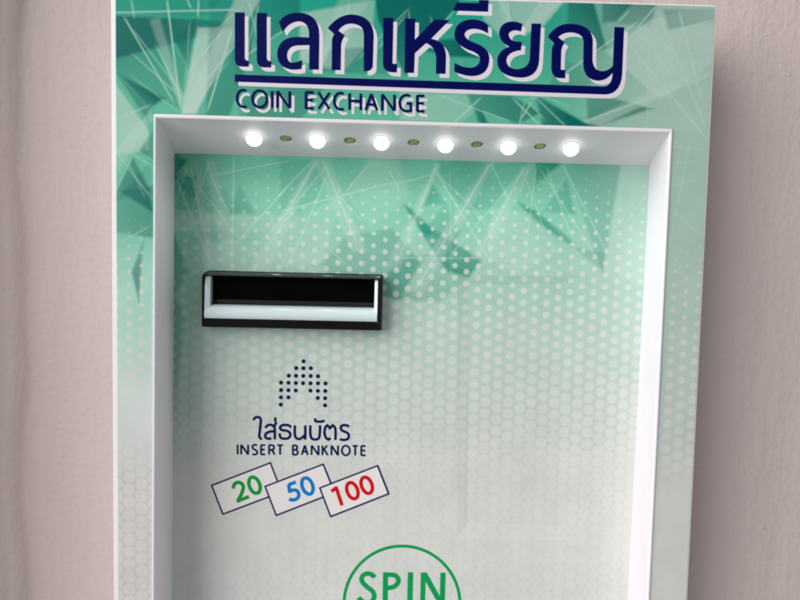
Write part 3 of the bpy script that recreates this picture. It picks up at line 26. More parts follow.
FACE_LINE = [[0.5,[[-142.98,416.88],[-115.4,371.11]]],[0.6,[[-119.79,426.95],[-112.19,368.03]]],[0.4,[[-138.75,426.34],[-136.66,414.48]]],[0.5,[[-102.89,427.49],[-103.36,415.52]]],[0.6,[[-84.77,411.93],[-98.3,366.31]]],[0.4,[[-89.54,410.74],[-109.59,386.56]]],[0.5,[[-109.76,427.27],[-106.56,420.62]]],[0.5,[[50.17,380.14],[31.68,362.53]]],[0.5,[[65.4,380.04],[82.89,363.96]]],[0.5,[[77.93,379.87],[69.71,365.74]]],[0.4,[[25.22,379.94],[65.85,366.7]]],[0.55,[[127.4,410.59],[174.44,359.5]]],[0.5,[[142.98,427.46],[173.63,364.34]]],[0.5,[[154.34,429.4],[169.39,381.98]]],[0.5,[[105.73,367.82],[174.76,394.99]]],[0.5,[[130.93,417.05],[143.32,431.68]]],[0.5,[[152.74,417.72],[174.29,424.22]]],[0.4,[[154.14,356.24],[173.59,354.61]]],[0.4,[[155.12,347.61],[172.88,347]]],[0.35,[[155.21,334.57],[172.17,339.37]]],[0.5,[[57.72,431.06],[64.61,418.68]]],[0.55,[[81.92,433.4],[69.12,413.55]]],[0.5,[[61.43,432.75],[63.64,415.49]]],[0.45,[[128.25,428.05],[120.97,420.44]]],[0.5,[[-148.77,417.73],[-81.14,421.43]]],[0.4,[[-146.8,361.76],[-127.11,370.78]]],[0.35,[[-22.69,428.49],[-30.04,391.56]]],[0.4,[[-49.17,417.22],[-80.9,395.3]]],[0.4,[[11.24,398.07],[33.67,425.06]]],[0.4,[[164.46,359.77],[155.27,299.51]]],[0.35,[[156.41,321.5],[172.68,308.19]]],[0.3,[[-147.37,345.84],[-127.06,319.65]]],[0.3,[[-146.96,294.9],[-127.58,306.18]]],[0.4,[[-112.72,366.96],[-80.99,405.78]]],[0.35,[[148.03,402.19],[176.18,409.42]]],[0.5,[[89.55,389.81],[133.93,422.95]]],[0.3,[[-108.88,370.39],[-126.34,402.71]]],[0.28,[[-111.02,370.51],[-124.63,400.99]]],[0.21,[[-112.24,366.3],[-140.44,386.51]]],[0.27,[[-104.43,367.85],[-138.23,410]]],[0.21,[[-105.77,369.33],[-85.35,396.32]]],[0.31,[[-106.41,369.89],[-138.78,397.51]]],[0.19,[[-110.42,370.4],[-107.5,415.52]]],[0.31,[[-76.97,427.72],[-67.36,390.39]]],[0.23,[[-71.5,425.9],[-74.39,397.25]]],[0.24,[[-70.3,425.78],[-79.65,392.18]]],[0.21,[[-77.08,425.42],[-95.17,408.98]]],[0.31,[[72.87,379.92],[84.89,367.47]]],[0.31,[[73.25,380.83],[68.67,356.83]]],[0.33,[[77.03,381.59],[106.43,355.67]]],[0.36,[[72.59,378.69],[107.08,386.62]]],[0.28,[[72.73,383.87],[98.34,375.68]]],[0.21,[[127.51,416.05],[156.43,392.75]]],[0.28,[[139.73,420.07],[170.9,384.26]]],[0.24,[[139.14,415.91],[140.54,350.77]]],[0.21,[[140.15,415.44],[155.13,372.24]]],[0.31,[[130.1,417.63],[161.97,391]]],[0.3,[[132.9,418.33],[153.44,392.99]]],[0.33,[[-136.47,345.51],[-153.15,310.66]]],[0.36,[[-132.51,344.25],[-95.46,319.53]]],[0.19,[[-142.62,345.25],[-130.59,319.37]]],[0.19,[[-141.74,346.84],[-123.37,333.99]]],[0.19,[[-142.65,346.69],[-124.57,336.76]]],[0.26,[[9.57,425.59],[-18.9,396.15]]],[0.28,[[20.19,422.05],[27.99,398.37]]],[0.24,[[8.88,425.1],[10.29,401.44]]],[0.3,[[7.77,421.88],[-8.71,401.23]]]]
REC_POLY = [[0.9,[[-127.41,350.59],[-118.64,346.18],[-124.44,334.37],[-127.36,333.12]]],[0.6,[[-120.94,336.8],[-113.33,337],[-112.1,324.16],[-119.13,322.81],[-123.85,333.22]]],[0.4,[[-88.09,332.99],[-77.91,315.05],[-94.41,314.64]]],[0.6,[[-127.28,304.98],[-120.16,286.25],[-117.18,280.39],[-127.17,263.49]]],[0.3,[[-113.19,308.87],[-93.76,308.17],[-94.29,299.9],[-108.42,297.19]]],[0.3,[[-126.19,333.16],[-93.35,329.34],[-92.05,314.11],[-124.96,313.27]]],[0.4,[[-127.18,269.45],[-118.84,251.72],[-126.97,191.09]]],[0.45,[[-39.63,286.98],[-24.47,303.98],[2.79,309.4],[19.99,289.59],[8.58,266.56],[-27.45,271.74]]],[0.55,[[25.93,335.98],[34.59,324.41],[20.92,322.88]]],[0.9,[[10.21,322.6],[14.43,320.35],[27.87,308.24],[23.24,302.78]]],[0.75,[[15.73,316.24],[27.87,308.24],[43.79,295.53],[57.12,291.67],[49.62,281.31],[36.93,284.01],[28.23,295.16],[21.32,307.48]]],[0.3,[[28.52,350.15],[79.14,349.76],[62.72,322.76],[47.24,320.59],[35.55,332.7]]],[0.4,[[21.89,308.69],[33.99,324.39],[43.43,308.03],[38.95,297.2]]],[0.4,[[5.05,289.23],[28.23,295.16],[49.62,281.31],[32.63,265.9],[3.78,266.45],[-1.28,278.33]]],[-0.2,[[-12.33,349.05],[6.59,349.56],[13.1,326.22],[-10.34,310.85],[-25.51,327.58]]],[0.95,[[86.83,351.73],[103.61,351.01],[87.95,337.61]]],[0.8,[[78.18,326.12],[87.31,322.2],[112.72,303.18],[110.38,301.33],[87.53,316.27]]],[0.45,[[106.42,340.46],[112.03,320.45],[92.16,321.14]]],[0.3,[[104.21,351.02],[138.41,350.76],[131.72,297.05],[129.77,286.19],[120.25,311.13]]],[0.35,[[112.22,300.77],[130.49,297.62],[130.37,286.21]]],[-0.3,[[138.39,351.35],[157.04,351.27],[160.62,276.05],[130.93,287.42]]],[-0.3,[[62.72,322.76],[87.4,319.83],[103.84,298.78],[80.28,283.23],[59.45,294.12]]],[-0.25,[[-63.66,307.74],[-26.12,328.74],[-38.46,288.2],[-62.17,284.06]]],[0.25,[[-64.16,347.65],[-34.75,348.44],[-42.62,324.78],[-63.78,317.18]]],[-0.25,[[-126.14,316.77],[-51.93,315.12],[-54.16,305.61],[-126.1,303.83]]],[-0.3,[[-44.76,348.17],[-34.75,348.44],[-12.41,295.96],[-20.72,294.57]]],[-0.3,[[-44.76,348.17],[-41.81,348.25],[-70.44,281.49],[-82.3,281.21]]],[-0.3,[[27.99,347.79],[30.36,347.86],[8.15,284.53],[-1.42,284.3]]],[-0.3,[[58.86,349.8],[63.62,349.93],[22.85,271.69],[10.86,271.42]]],[-0.25,[[82.72,349.85],[87.5,349.98],[58.36,290.5],[49.88,292.69]]],[-0.25,[[-107.53,346.48],[-102.85,346.6],[-89.46,286.98],[-97.71,284.41]]],[-0.25,[[-115.72,346.26],[-112.21,346.35],[-101.24,281.95],[-108.33,280.59]]]]
REC_LINE = [[0.5,[[103.06,349.81],[132.93,297.08]]],[0.4,[[93.54,348.38],[114.15,297.83]]],[0.35,[[83.94,349.3],[78.03,330.26]]],[0.4,[[87.52,349.4],[82.59,286.28]]],[0.5,[[26.96,341.89],[-0.16,334.12]]],[0.5,[[27.49,344.26],[60.69,292.95]]],[0.6,[[60.65,349.85],[16.85,271.55]]],[0.55,[[60.05,349.83],[72.77,326.57]]],[0.5,[[81.53,349.82],[54.64,294]]],[0.4,[[6.78,291.66],[57.08,292.86]]],[0.5,[[29.14,349],[4.56,284.44]]],[0.3,[[48.98,322.41],[63.78,308.54]]],[0.5,[[-44.76,348.17],[-65.07,326.55]]],[0.5,[[-42.99,348.22],[-64.82,306.53]]],[0.7,[[-39.48,349.48],[-17.84,299.4]]],[0.5,[[-35.78,340.23],[-59.78,282.93]]],[0.5,[[-64.96,317.15],[8.06,337.87]]],[0.5,[[-11.69,346.73],[-27.28,327.53]]],[0.5,[[-0.4,344.69],[8.29,328.45]]],[0.45,[[-29.67,328.65],[-15.13,312.5]]],[0.55,[[-91.17,349.25],[-91.76,279.2]]],[0.55,[[-106.33,340.68],[-93.22,314.08]]],[0.5,[[-116.87,343.9],[-103.61,283.08]]],[0.5,[[-124.44,334.37],[-104.82,286.61]]],[0.4,[[-104.62,347.72],[-113.26,321.79]]],[0.5,[[-58.1,333.78],[-91.89,295.22]]],[0.4,[[-69.66,315.85],[-61.6,286.45]]],[0.4,[[-106.31,337.18],[-55.94,347.87]]],[0.4,[[-56.69,317.36],[-70.62,296.92]]],[0.35,[[-39.86,301.23],[-21.73,285.02]]],[0.35,[[-119.21,343.83],[-126.19,335.49]]],[0.3,[[108.45,334.6],[84.23,341.06]]],[0.4,[[-121.69,343.02],[-85.74,298.78]]],[0.22,[[-117.86,344.06],[-138.53,283.18]]],[0.23,[[-109.38,344.51],[-120.76,288.29]]],[0.36,[[-34.79,346.65],[-84.13,288.2]]],[0.19,[[-40.36,349.14],[-64.84,311.57]]],[0.39,[[24.03,345.97],[60.87,313.72]]],[0.26,[[36.19,344.76],[39.62,264.55]]],[0.32,[[77.63,350.28],[94.83,308.55]]],[0.36,[[82.45,347.77],[37.51,293.49]]],[0.35,[[89.68,347.2],[125.98,294.78]]]]
V = {'y0':429.34,'y130':360.73,'y300':268.49,'y420':201.59,'y500':156.14}
VR = {'y165':346.63,'y200':326.07,'y280':278.55,'y400':205.93,'y480':156.6,'y600':81.17}
WALL_X = -259.83
CAM_R = [[0.9995,-0.02258,-0.022],[-0.0206,0.06063,-0.99795],[0.02387,0.99791,0.06013]]
CAM_LOC = [0,-0.357,0.29]
LENS = 29.25
DEP = 32

scene = bpy.context.scene
COL = scene.collection
MM = 0.001


def P(u, v, dep):
    return Vector((u * MM, dep * MM, v * MM))


# ------------------------------------------------------------------ helpers
def link(name, bm, mats, parent=None, smooth=False, bevel=0.0, seg=2):
    me = bpy.data.meshes.new(name)
    bm.normal_update()
    bm.to_mesh(me)
    bm.free()
    for m in (mats if isinstance(mats, (list, tuple)) else [mats]):
        me.materials.append(m)
    if smooth:
        for p in me.polygons:
            p.use_smooth = True
    o = bpy.data.objects.new(name, me)
    COL.objects.link(o)
    if parent:
        o.parent = parent
    if bevel:
        b = o.modifiers.new('bevel', 'BEVEL')
        b.width = bevel * MM
        b.segments = seg
        b.limit_method = 'ANGLE'
        b.angle_limit = math.radians(25)
        b.harden_normals = False
    return o


def rings(bm, loops, closed=True, cap_first=False, cap_last=False, mat=0):
    vs = [[bm.verts.new(p) for p in lp] for lp in loops]
    n = len(loops[0])
    for a, b in zip(vs[:-1], vs[1:]):
        for i in range(n if closed else n - 1):
            j = (i + 1) % n
            f = bm.faces.new((a[i], a[j], b[j], b[i]))
            f.material_index = mat
    if cap_first:
        bm.faces.new(vs[0]).material_index = mat
    if cap_last:
        bm.faces.new(list(reversed(vs[-1]))).material_index = mat
    return vs


def inset(q, d):
    """quad tl,tr,br,bl in mm moved inwards by d (or l,t,r,b)"""
    l, t, r, b = (d, d, d, d) if not isinstance(d, tuple) else d
    (a, b1), (c, d1), (e, f1), (g, h1) = q
    return [(a + l, b1 - t), (c - r, d1 - t), (e - r, f1 + b), (g + l, h1 + b)]


def lift(q, dep):
    return [P(u, v, dep) for u, v in q]


def fill(bm, pts, dep, mat=0):
    vs = [bm.verts.new(P(u, v, dep)) for u, v in pts]
    f = bm.faces.new(vs)
    f.material_index = mat
    f.normal_update()
    if f.normal.y > 0:
        f.normal_flip()


def stroke(bm, pts, w, dep, mat=0):
    """flat printed stroke of constant width with mitred joints"""
    pts = [Vector(p) for p in pts]
    closed = (pts[0] - pts[-1]).length < 0.02
    if closed:
        pts = pts[:-1]
    n = len(pts)
    L, R = [], []
    for i, p in enumerate(pts):
        if closed:
            a, b = pts[i - 1], pts[(i + 1) % n]
        else:
            a, b = pts[max(0, i - 1)], pts[min(n - 1, i + 1)]
        d1 = (p - a).normalized() if (p - a).length > 1e-6 else (b - p).normalized()
        d2 = (b - p).normalized() if (b - p).length > 1e-6 else d1
        t = (d1 + d2).normalized()
        nrm = Vector((-t.y, t.x))
        c = max(0.55, nrm.dot(Vector((-d1.y, d1.x))))
        L.append(p + nrm * (w / 2 / c))
        R.append(p - nrm * (w / 2 / c))
    va = [bm.verts.new(P(q.x, q.y, dep)) for q in L]
    vb = [bm.verts.new(P(q.x, q.y, dep)) for q in R]
    for i in range(n if closed else n - 1):
        j = (i + 1) % n
        f = bm.faces.new((va[i], va[j], vb[j], vb[i]))
        f.material_index = mat
        f.normal_update()
        if f.normal.y > 0:
            f.normal_flip()


def strokes(bm, items, dep, mat=0):
    for k, (w, pts) in enumerate(items):
        stroke(bm, pts, w, dep - 0.012 * (k % 4), mat)


def rrect(u0, v0, u1, v1, rad, dep, n=6):
    """rounded rectangle loop; rad = (bl, br, tr, tl)"""
    out = []
    cs = [((u0, v0), rad[0], 180), ((u1, v0), rad[1], 270), ((u1, v1), rad[2], 0), ((u0, v1), rad[3], 90)]
    for (cu, cv), r, a0 in cs:
        ou = cu + r if cu == u0 else cu - r
        ov = cv + r if cv == v0 else cv - r
        for k in range(n + 1):
            a = math.radians(a0 + 90 * k / n)
            out.append(P(ou + r * math.cos(a), ov + r * math.sin(a), dep))
    return out


# ------------------------------------------------------------------ materials
def srgb(r, g, b):
    f = lambda c: (c / 255 / 12.92) if c <= 10 else ((c / 255 + 0.055) / 1.055) ** 2.4
    return (f(r), f(g), f(b), 1)


def base_mat(name, col, rough=0.5, spec=0.4, bump=0.0, bscale=400.0, var=0.06, vscale=30.0, coat=0.0):
    m = bpy.data.materials.new(name)
    m.use_nodes = True
    nt = m.node_tree
    p = nt.nodes['Principled BSDF']
    p.inputs['Roughness'].default_value = rough
    p.inputs['Specular IOR Level'].default_value = spec
    p.inputs['Coat Weight'].default_value = coat
    tc = nt.nodes.new('ShaderNodeTexCoord')
    nz = nt.nodes.new('ShaderNodeTexNoise')
    nz.inputs['Scale'].default_value = vscale
    nz.inputs['Detail'].default_value = 4
    nt.links.new(tc.outputs['Object'], nz.inputs['Vector'])
    mr = nt.nodes.new('ShaderNodeMapRange')
    mr.inputs['From Min'].default_value = 0.3
    mr.inputs['From Max'].default_value = 0.7
    mr.inputs['To Min'].default_value = 1 - var
    mr.inputs['To Max'].default_value = 1 + var
    nt.links.new(nz.outputs['Fac'], mr.inputs['Value'])
    mx = nt.nodes.new('ShaderNodeVectorMath')
    mx.operation = 'SCALE'
    mx.inputs[0].default_value = col[:3]
    nt.links.new(mr.outputs['Result'], mx.inputs['Scale'])
    nt.links.new(mx.outputs['Vector'], p.inputs['Base Color'])
    if bump:
        n2 = nt.nodes.new('ShaderNodeTexNoise')
        n2.inputs['Scale'].default_value = bscale
        n2.inputs['Detail'].default_value = 3
        nt.links.new(tc.outputs['Object'], n2.inputs['Vector'])
        b = nt.nodes.new('ShaderNodeBump')
        b.inputs['Strength'].default_value = bump
        b.inputs['Distance'].default_value = 0.0005
        nt.links.new(n2.outputs['Fac'], b.inputs['Height'])
        nt.links.new(b.outputs['Normal'], p.inputs['Normal'])
    return m


class Art:
    """builds the printed artwork (gradient, facets, fine lines, halftone dots) as one node tree in mm"""

    def __init__(self, name, rough):
        self.m = bpy.data.materials.new(name)
        self.m.use_nodes = True
        self.nt = self.m.node_tree
        self.p = self.nt.nodes['Principled BSDF']
        self.p.inputs['Roughness'].default_value = rough
        self.p.inputs['Specular IOR Level'].default_value = 0.12
        tc = self.nt.nodes.new('ShaderNodeTexCoord')
        sc = self.nt.nodes.new('ShaderNodeVectorMath')
        sc.operation = 'MULTIPLY'
        sc.inputs[1].default_value = (1000, 0, 1000)
        self.nt.links.new(tc.outputs['Object'], sc.inputs[0])
        ad = self.nt.nodes.new('ShaderNodeVectorMath')
        ad.operation = 'ADD'
        ad.inputs[1].default_value = (0, 1, 0)
        self.nt.links.new(sc.outputs[0], ad.inputs[0])
        self.pos = ad.outputs[0]           # (u, 1, v)
        sp = self.nt.nodes.new('ShaderNodeSeparateXYZ')
        self.nt.links.new(ad.outputs[0], sp.inputs[0])
        self.u, self.v = sp.outputs['X'], sp.outputs['Z']

    def math(self, op, a, b=None, c=None, clamp=False):
        n = self.nt.nodes.new('ShaderNodeMath')
        n.operation = op
        n.use_clamp = clamp
        for i, x in enumerate((a, b, c)):
            if x is None:
                continue
            if isinstance(x, (int, float)):
                n.inputs[i].default_value = x
            else:
                self.nt.links.new(x, n.inputs[i])
        return n.outputs[0]

    def dot(self, a, b, c):
        n = self.nt.nodes.new('ShaderNodeVectorMath')
        n.operation = 'DOT_PRODUCT'
        self.nt.links.new(self.pos, n.inputs[0])
        n.inputs[1].default_value = (a, c, b)
        return n.outputs['Value']

    def rng(self, x, f0, f1, t0=0.0, t1=1.0, smooth=False):
        n = self.nt.nodes.new('ShaderNodeMapRange')
        n.interpolation_type = 'SMOOTHSTEP' if smooth else 'LINEAR'
        self.nt.links.new(x, n.inputs['Value'])
        for k, val in (('From Min', f0), ('From Max', f1), ('To Min', t0), ('To Max', t1)):
            n.inputs[k].default_value = val
        return n.outputs['Result']

    def mix(self, fac, a, b):
        n = self.nt.nodes.new('ShaderNodeMix')
        n.data_type = 'RGBA'
        if isinstance(fac, (int, float)):
            n.inputs['Factor'].default_value = fac
        else:
            self.nt.links.new(fac, n.inputs['Factor'])
        for key, x in ((6, a), (7, b)):
            if isinstance(x, tuple):
                n.inputs[key].default_value = x
            else:
                self.nt.links.new(x, n.inputs[key])
        return n.outputs[2]

    def noise(self, scale, detail=3):
        n = self.nt.nodes.new('ShaderNodeTexNoise')
        n.inputs['Scale'].default_value = scale
        n.inputs['Detail'].default_value = detail
        self.nt.links.new(self.pos, n.inputs['Vector'])
        return n.outputs['Fac']

    def ramp_v(self, stops):
        vs = [s[0] for s in stops]
        lo, hi = min(vs), max(vs)
        x = self.rng(self.v, lo, hi)
        n = self.nt.nodes.new('ShaderNodeValToRGB')
        n.color_ramp.interpolation = 'EASE'
        el = n.color_ramp.elements
        st = sorted(((s[0] - lo) / (hi - lo), s[1]) for s in stops)
        el[0].position, el[0].color = st[0]
        el[1].position, el[1].color = st[-1]
        for pos, c in st[1:-1]:
            e = el.new(pos)
            e.color = c
        self.nt.links.new(x, n.inputs['Fac'])
        return n.outputs['Color']

    def poly(self, col, pts, strength, dark, pale, soft=0.6):
        # convex polygons: inside = every edge distance positive
        area = sum(pts[i][0] * pts[(i + 1) % len(pts)][1] - pts[(i + 1) % len(pts)][0] * pts[i][1] for i in range(len(pts)))
        if area < 0:
            pts = pts[::-1]
        # convex hull
        ps = sorted(set(map(tuple, pts)))

        def half(q):
            h = []
            for p in q:
                while len(h) > 1 and (h[-1][0] - h[-2][0]) * (p[1] - h[-2][1]) - (h[-1][1] - h[-2][1]) * (p[0] - h[-2][0]) <= 0:
                    h.pop()
                h.append(p)
            return h[:-1]
        hull = half(ps) + half(ps[::-1])
        cur = None
        for i in range(len(hull)):
            (x0, y0), (x1, y1) = hull[i], hull[(i + 1) % len(hull)]
            l = math.hypot(x1 - x0, y1 - y0)
            if l < 0.3:
                continue
            a, b = -(y1 - y0) / l, (x1 - x0) / l
            d = self.dot(a, b, -(a * x0 + b * y0))
            cur = d if cur is None else self.math('MINIMUM', cur, d)
        k = self.rng(cur, -soft, soft, 0, abs(strength), True)
        # each facet fades across itself, as translucent prints do
        h = (hull[0][0] * 12.9 + hull[1][1] * 7.3) % 6.283
        gx, gy = math.cos(h), math.sin(h)
        pr = [x * gx + y * gy for x, y in hull]
        k = self.math('MULTIPLY', k, self.rng(self.dot(gx, gy, 0), min(pr), max(pr), 1.3, 0.72))
        return self.mix(k, col, dark if strength > 0 else pale)

    def line(self, col, seg, strength, tint, w=0.6):
        (x0, y0), (x1, y1) = seg
        l = math.hypot(x1 - x0, y1 - y0)
        tx, ty = (x1 - x0) / l, (y1 - y0) / l
        d = self.math('ABSOLUTE', self.dot(-ty, tx, ty * x0 - tx * y0))
        t = self.math('ABSOLUTE', self.dot(tx, ty, -(tx * (x0 + x1) / 2 + ty * (y0 + y1) / 2)))
        k1 = self.rng(d, w * 0.2, w * 1.6, strength, 0, True)
        k2 = self.rng(t, l / 2 - min(4, l / 4), l / 2, 1, 0)
        return self.mix(self.math('MULTIPLY', k1, k2), col, tint)

    def dots(self, col, a, b, r_top, v_top, r_bot, v_bot, tint, amount, u0=0.0, v0=0.0):
        ds = []
        for o in (0.0, 0.5):
            fx = self.math('FRACT', self.math('MULTIPLY_ADD', self.u, 1 / a, o + 100 - u0 / a))
            fy = self.math('FRACT', self.math('MULTIPLY_ADD', self.v, 1 / b, o + 100 - v0 / b))
            dx = self.math('MULTIPLY', self.math('SUBTRACT', fx, 0.5), a)
            dy = self.math('MULTIPLY', self.math('SUBTRACT', fy, 0.5), b)
            ds.append(self.math('SQRT', self.math('ADD', self.math('MULTIPLY', dx, dx), self.math('MULTIPLY', dy, dy))))
        d = self.math('MINIMUM', *ds)
        r = self.rng(self.v, v_top, v_bot, r_top, r_bot)
        e = self.math('SUBTRACT', r, d)
        k = self.rng(e, -0.55, 0.55, 0, 1, True)
        return self.mix(self.math('MULTIPLY', k, amount), col, tint)

    def done(self, col):
        # faint mottling of the print
        nz = self.rng(self.noise(0.05, 5), 0.3, 0.7, 0.96, 1.04)
        n = self.nt.nodes.new('ShaderNodeVectorMath')
        n.operation = 'SCALE'
        self.nt.links.new(col, n.inputs[0])
        self.nt.links.new(nz, n.inputs['Scale'])
        self.nt.links.new(n.outputs[0], self.p.inputs['Base Color'])
        b = self.nt.nodes.new('ShaderNodeBump')
        b.inputs['Strength'].default_value = 0.05
        b.inputs['Distance'].default_value = 0.001
        self.nt.links.new(self.noise(0.02, 2), b.inputs['Height'])
        self.nt.links.new(b.outputs['Normal'], self.p.inputs['Normal'])
        return self.m


def C(r, g, b):
    return srgb(r, g, b)


DARK = C(0, 106, 96)
PALE = C(190, 214, 202)
LINE = C(172, 218, 198)
DOT = C(224, 224, 219)
WHITE = C(216, 217, 212)
WHITE_F = C(199, 198, 196)


def face_art():
    A = Art('printed_green_artwork_front', 0.38)
    v = V
    col = A.ramp_v([(v['y0'] + 5, C(22, 158, 133)), (v['y130'], C(96, 184, 154)), (v['y130'] - 45, C(112, 190, 162)), (v['y300'], C(168, 212, 194)),
                    (v['y420'], C(205, 216, 210)), (v['y500'], WHITE_F), (0, WHITE_F)])
    # artwork is paler towards the right-hand side
    right = A.rng(A.u, 80, 155, 0, 0.76, True)
    col = A.mix(right, col, C(182, 199, 189))
    right2 = A.math('MULTIPLY', A.rng(A.u, 100, 150, 0, 1, True), A.rng(A.v, v['y420'], v['y500'], 0, 0.8, True))
    col = A.mix(right2, col, C(214, 214, 210))
    for s, pts in FACE_POLY:
        col = A.poly(col, pts, s, DARK, PALE, 1.2)
    for s, seg in FACE_LINE:
        col = A.line(col, seg, s, LINE)
    amt = A.rng(A.v, v['y130'] - 40, v['y300'] + 10, 0, 0.75, True)
    col = A.dots(col, 13.6, 7.1, 0.3, V['y130'] - 40, 3.4, V['y500'], C(214, 211, 209), amt, 3.0, 0.0)
    return A.done(col)


def recess_art():
    A = Art('printed_green_artwork_recess', 0.30)
    v = VR
    col = A.ramp_v([(v['y165'] + 5, C(108, 190, 161)), (v['y200'], C(128, 198, 171)), (v['y280'], C(166, 207, 189)), ((v['y280'] + v['y400']) / 2, C(186, 211, 199)),
                    (v['y400'], C(196, 210, 201)), (v['y480'], C(209, 213, 207)), (v['y480'] - 30, WHITE), (v['y600'], C(206, 214, 208)), (40, WHITE)])
    right = A.math('MULTIPLY', A.rng(A.u, 95, 150, 0, 0.5, True), A.rng(A.v, v['y400'], v['y280'], 0, 1, True))
    col = A.mix(right, col, C(190, 214, 204))
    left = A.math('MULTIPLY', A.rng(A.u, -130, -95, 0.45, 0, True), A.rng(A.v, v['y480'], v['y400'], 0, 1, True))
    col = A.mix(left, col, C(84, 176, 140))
    for s, pts in REC_POLY:
        col = A.poly(col, pts, s * 0.85, C(14, 140, 116), C(200, 222, 210), 1.6)
    for s, seg in REC_LINE:
        col = A.line(col, seg, s * 0.7, C(200, 228, 215), 0.5)
    lat = A.rng(A.u, -125, -30, 0.45, 1.0, True)
    amt = A.math('MULTIPLY', A.math('MULTIPLY', A.rng(A.v, v['y165'] + 8, v['y280'] + 25, 0.1, 0.66, True), lat), A.rng(A.noise(0.02, 2), 0.35, 0.6, 0.75, 1.0))
    col = A.dots(col, 14.0, 7.15, 0.6, v['y165'], 3.62, v['y480'] + 10, DOT, amt, -1.0, 2.0)
    return A.done(col)


M_FACE = face_art()
M_REC = recess_art()
M_SHELL = base_mat('white_acrylic', C(240, 238, 238), 0.35, 0.45, bump=0.05, bscale=120, var=0.015)
M_REVEAL = base_mat('white_reveal_plastic', C(239, 234, 238), 0.42, 0.4, bump=0.05, bscale=150, var=0.02, vscale=20)
M_NAVY = base_mat('navy_print', C(0, 8, 82), 0.4, 0.08, var=0.05)
M_NAVY2 = base_mat('navy_outline_print', C(14, 24, 84), 0.4, 0.1, var=0.05)
M_WHITE = base_mat('white_print', C(228, 220, 228), 0.4, 0.14, var=0.02)
M_NOTE = base_mat('pale_note_print', C(236, 233, 231), 0.4, 0.14, var=0.02)
M_GREEN = base_mat('green_digit_print', C(20, 156, 52), 0.4, 0.14, var=0.04)
M_BLUE = base_mat('blue_digit_print', C(4, 128, 204), 0.4, 0.14, var=0.04)
M_RED = base_mat('red_digit_print', C(214, 16, 20), 0.4, 0.14, var=0.04)
M_SPIN = base_mat('emerald_logo_print', C(10, 160, 84), 0.4, 0.14, var=0.04)
M_BLACK = base_mat('glossy_black_plastic', (0.006, 0.006, 0.004, 1), 0.08, 0.2, var=0.2)
M_SLOT_DARK = base_mat('slot_darkness_black', (0.003, 0.003, 0.003, 1), 0.6, 0.0, var=0.2)  # black colour stands in for the darkness of a deeper slot
M_LIP_SHADE = base_mat('lip_shade_grey', (0.016, 0.018, 0.018, 1), 0.5, 0.1, var=0.1)  # dark grey that paints in the shade above the lip
M_RAIL = base_mat('dark_glossy_rail', (0.035, 0.045, 0.045, 1), 0.08, 0.9, var=0.1)
M_TRAY = base_mat('pale_grey_tray_plastic', C(212, 228, 230), 0.15, 0.6, var=0.03)
M_HOLE = base_mat('green_unlit_led_lens', C(150, 172, 104), 0.12, 0.6, var=0.4, vscale=500)
M_RING = base_mat('grey_led_ring', C(205, 208, 206), 0.3, 0.5, var=0.03)


def wall_mat():
    m = bpy.data.materials.new('painted_plaster')
    m.use_nodes = True
    nt = m.node_tree
    p = nt.nodes['Principled BSDF']
    p.inputs['Roughness'].default_value = 0.6
    p.inputs['Specular IOR Level'].default_value = 0.25
    tc = nt.nodes.new('ShaderNodeTexCoord')
    mp = nt.nodes.new('ShaderNodeMapping')
    mp.inputs['Scale'].default_value = (1, 1, 0.12)
    nt.links.new(tc.outputs['Object'], mp.inputs['Vector'])
    n1 = nt.nodes.new('ShaderNodeTexNoise')
    n1.inputs['Scale'].default_value = 60
    n1.inputs['Detail'].default_value = 6
    nt.links.new(mp.outputs[0], n1.inputs['Vector'])
    n2 = nt.nodes.new('ShaderNodeTexNoise')
    n2.inputs['Scale'].default_value = 7
    n2.inputs['Detail'].default_value = 4
    nt.links.new(tc.outputs['Object'], n2.inputs['Vector'])
    n3 = nt.nodes.new('ShaderNodeTexNoise')
    n3.inputs['Scale'].default_value = 220
    n3.inputs['Detail'].default_value = 5
    nt.links.new(tc.outputs['Object'], n3.inputs['Vector'])
    mx = nt.nodes.new('ShaderNodeMix')
    mx.data_type = 'RGBA'
    mx.inputs[6].default_value = C(203, 187, 184)
    mx.inputs[7].default_value = C(214, 199, 195)
    nt.links.new(n2.outputs['Fac'], mx.inputs['Factor'])
    nt.links.new(mx.outputs[2], p.inputs['Base Color'])
    # small pits and crumbs in the paint
    vo = nt.nodes.new('ShaderNodeTexNoise')
    vo.inputs['Scale'].default_value = 240
    vo.inputs['Detail'].default_value = 2
    nt.links.new(tc.outputs['Object'], vo.inputs['Vector'])
    pit = nt.nodes.new('ShaderNodeMapRange')
    pit.inputs['From Min'].default_value = 0.66
    pit.inputs['From Max'].default_value = 0.76
    pit.inputs['To Max'].default_value = 0.16
    nt.links.new(vo.outputs['Fac'], pit.inputs['Value'])
    a1 = nt.nodes.new('ShaderNodeMath')
    a1.operation = 'MULTIPLY_ADD'
    nt.links.new(n3.outputs['Fac'], a1.inputs[0])
    a1.inputs[1].default_value = 0.35
    nt.links.new(n1.outputs['Fac'], a1.inputs[2])
    b = nt.nodes.new('ShaderNodeBump')
    b.inputs['Strength'].default_value = 0.7
    b.inputs['Distance'].default_value = 0.0022
    a2 = nt.nodes.new('ShaderNodeMath')
    nt.links.new(a1.outputs[0], a2.inputs[0])
    nt.links.new(pit.outputs[0], a2.inputs[1])
    nt.links.new(a2.outputs[0], b.inputs['Height'])
    nt.links.new(b.outputs['Normal'], p.inputs['Normal'])
    return m


M_WALL = wall_mat()


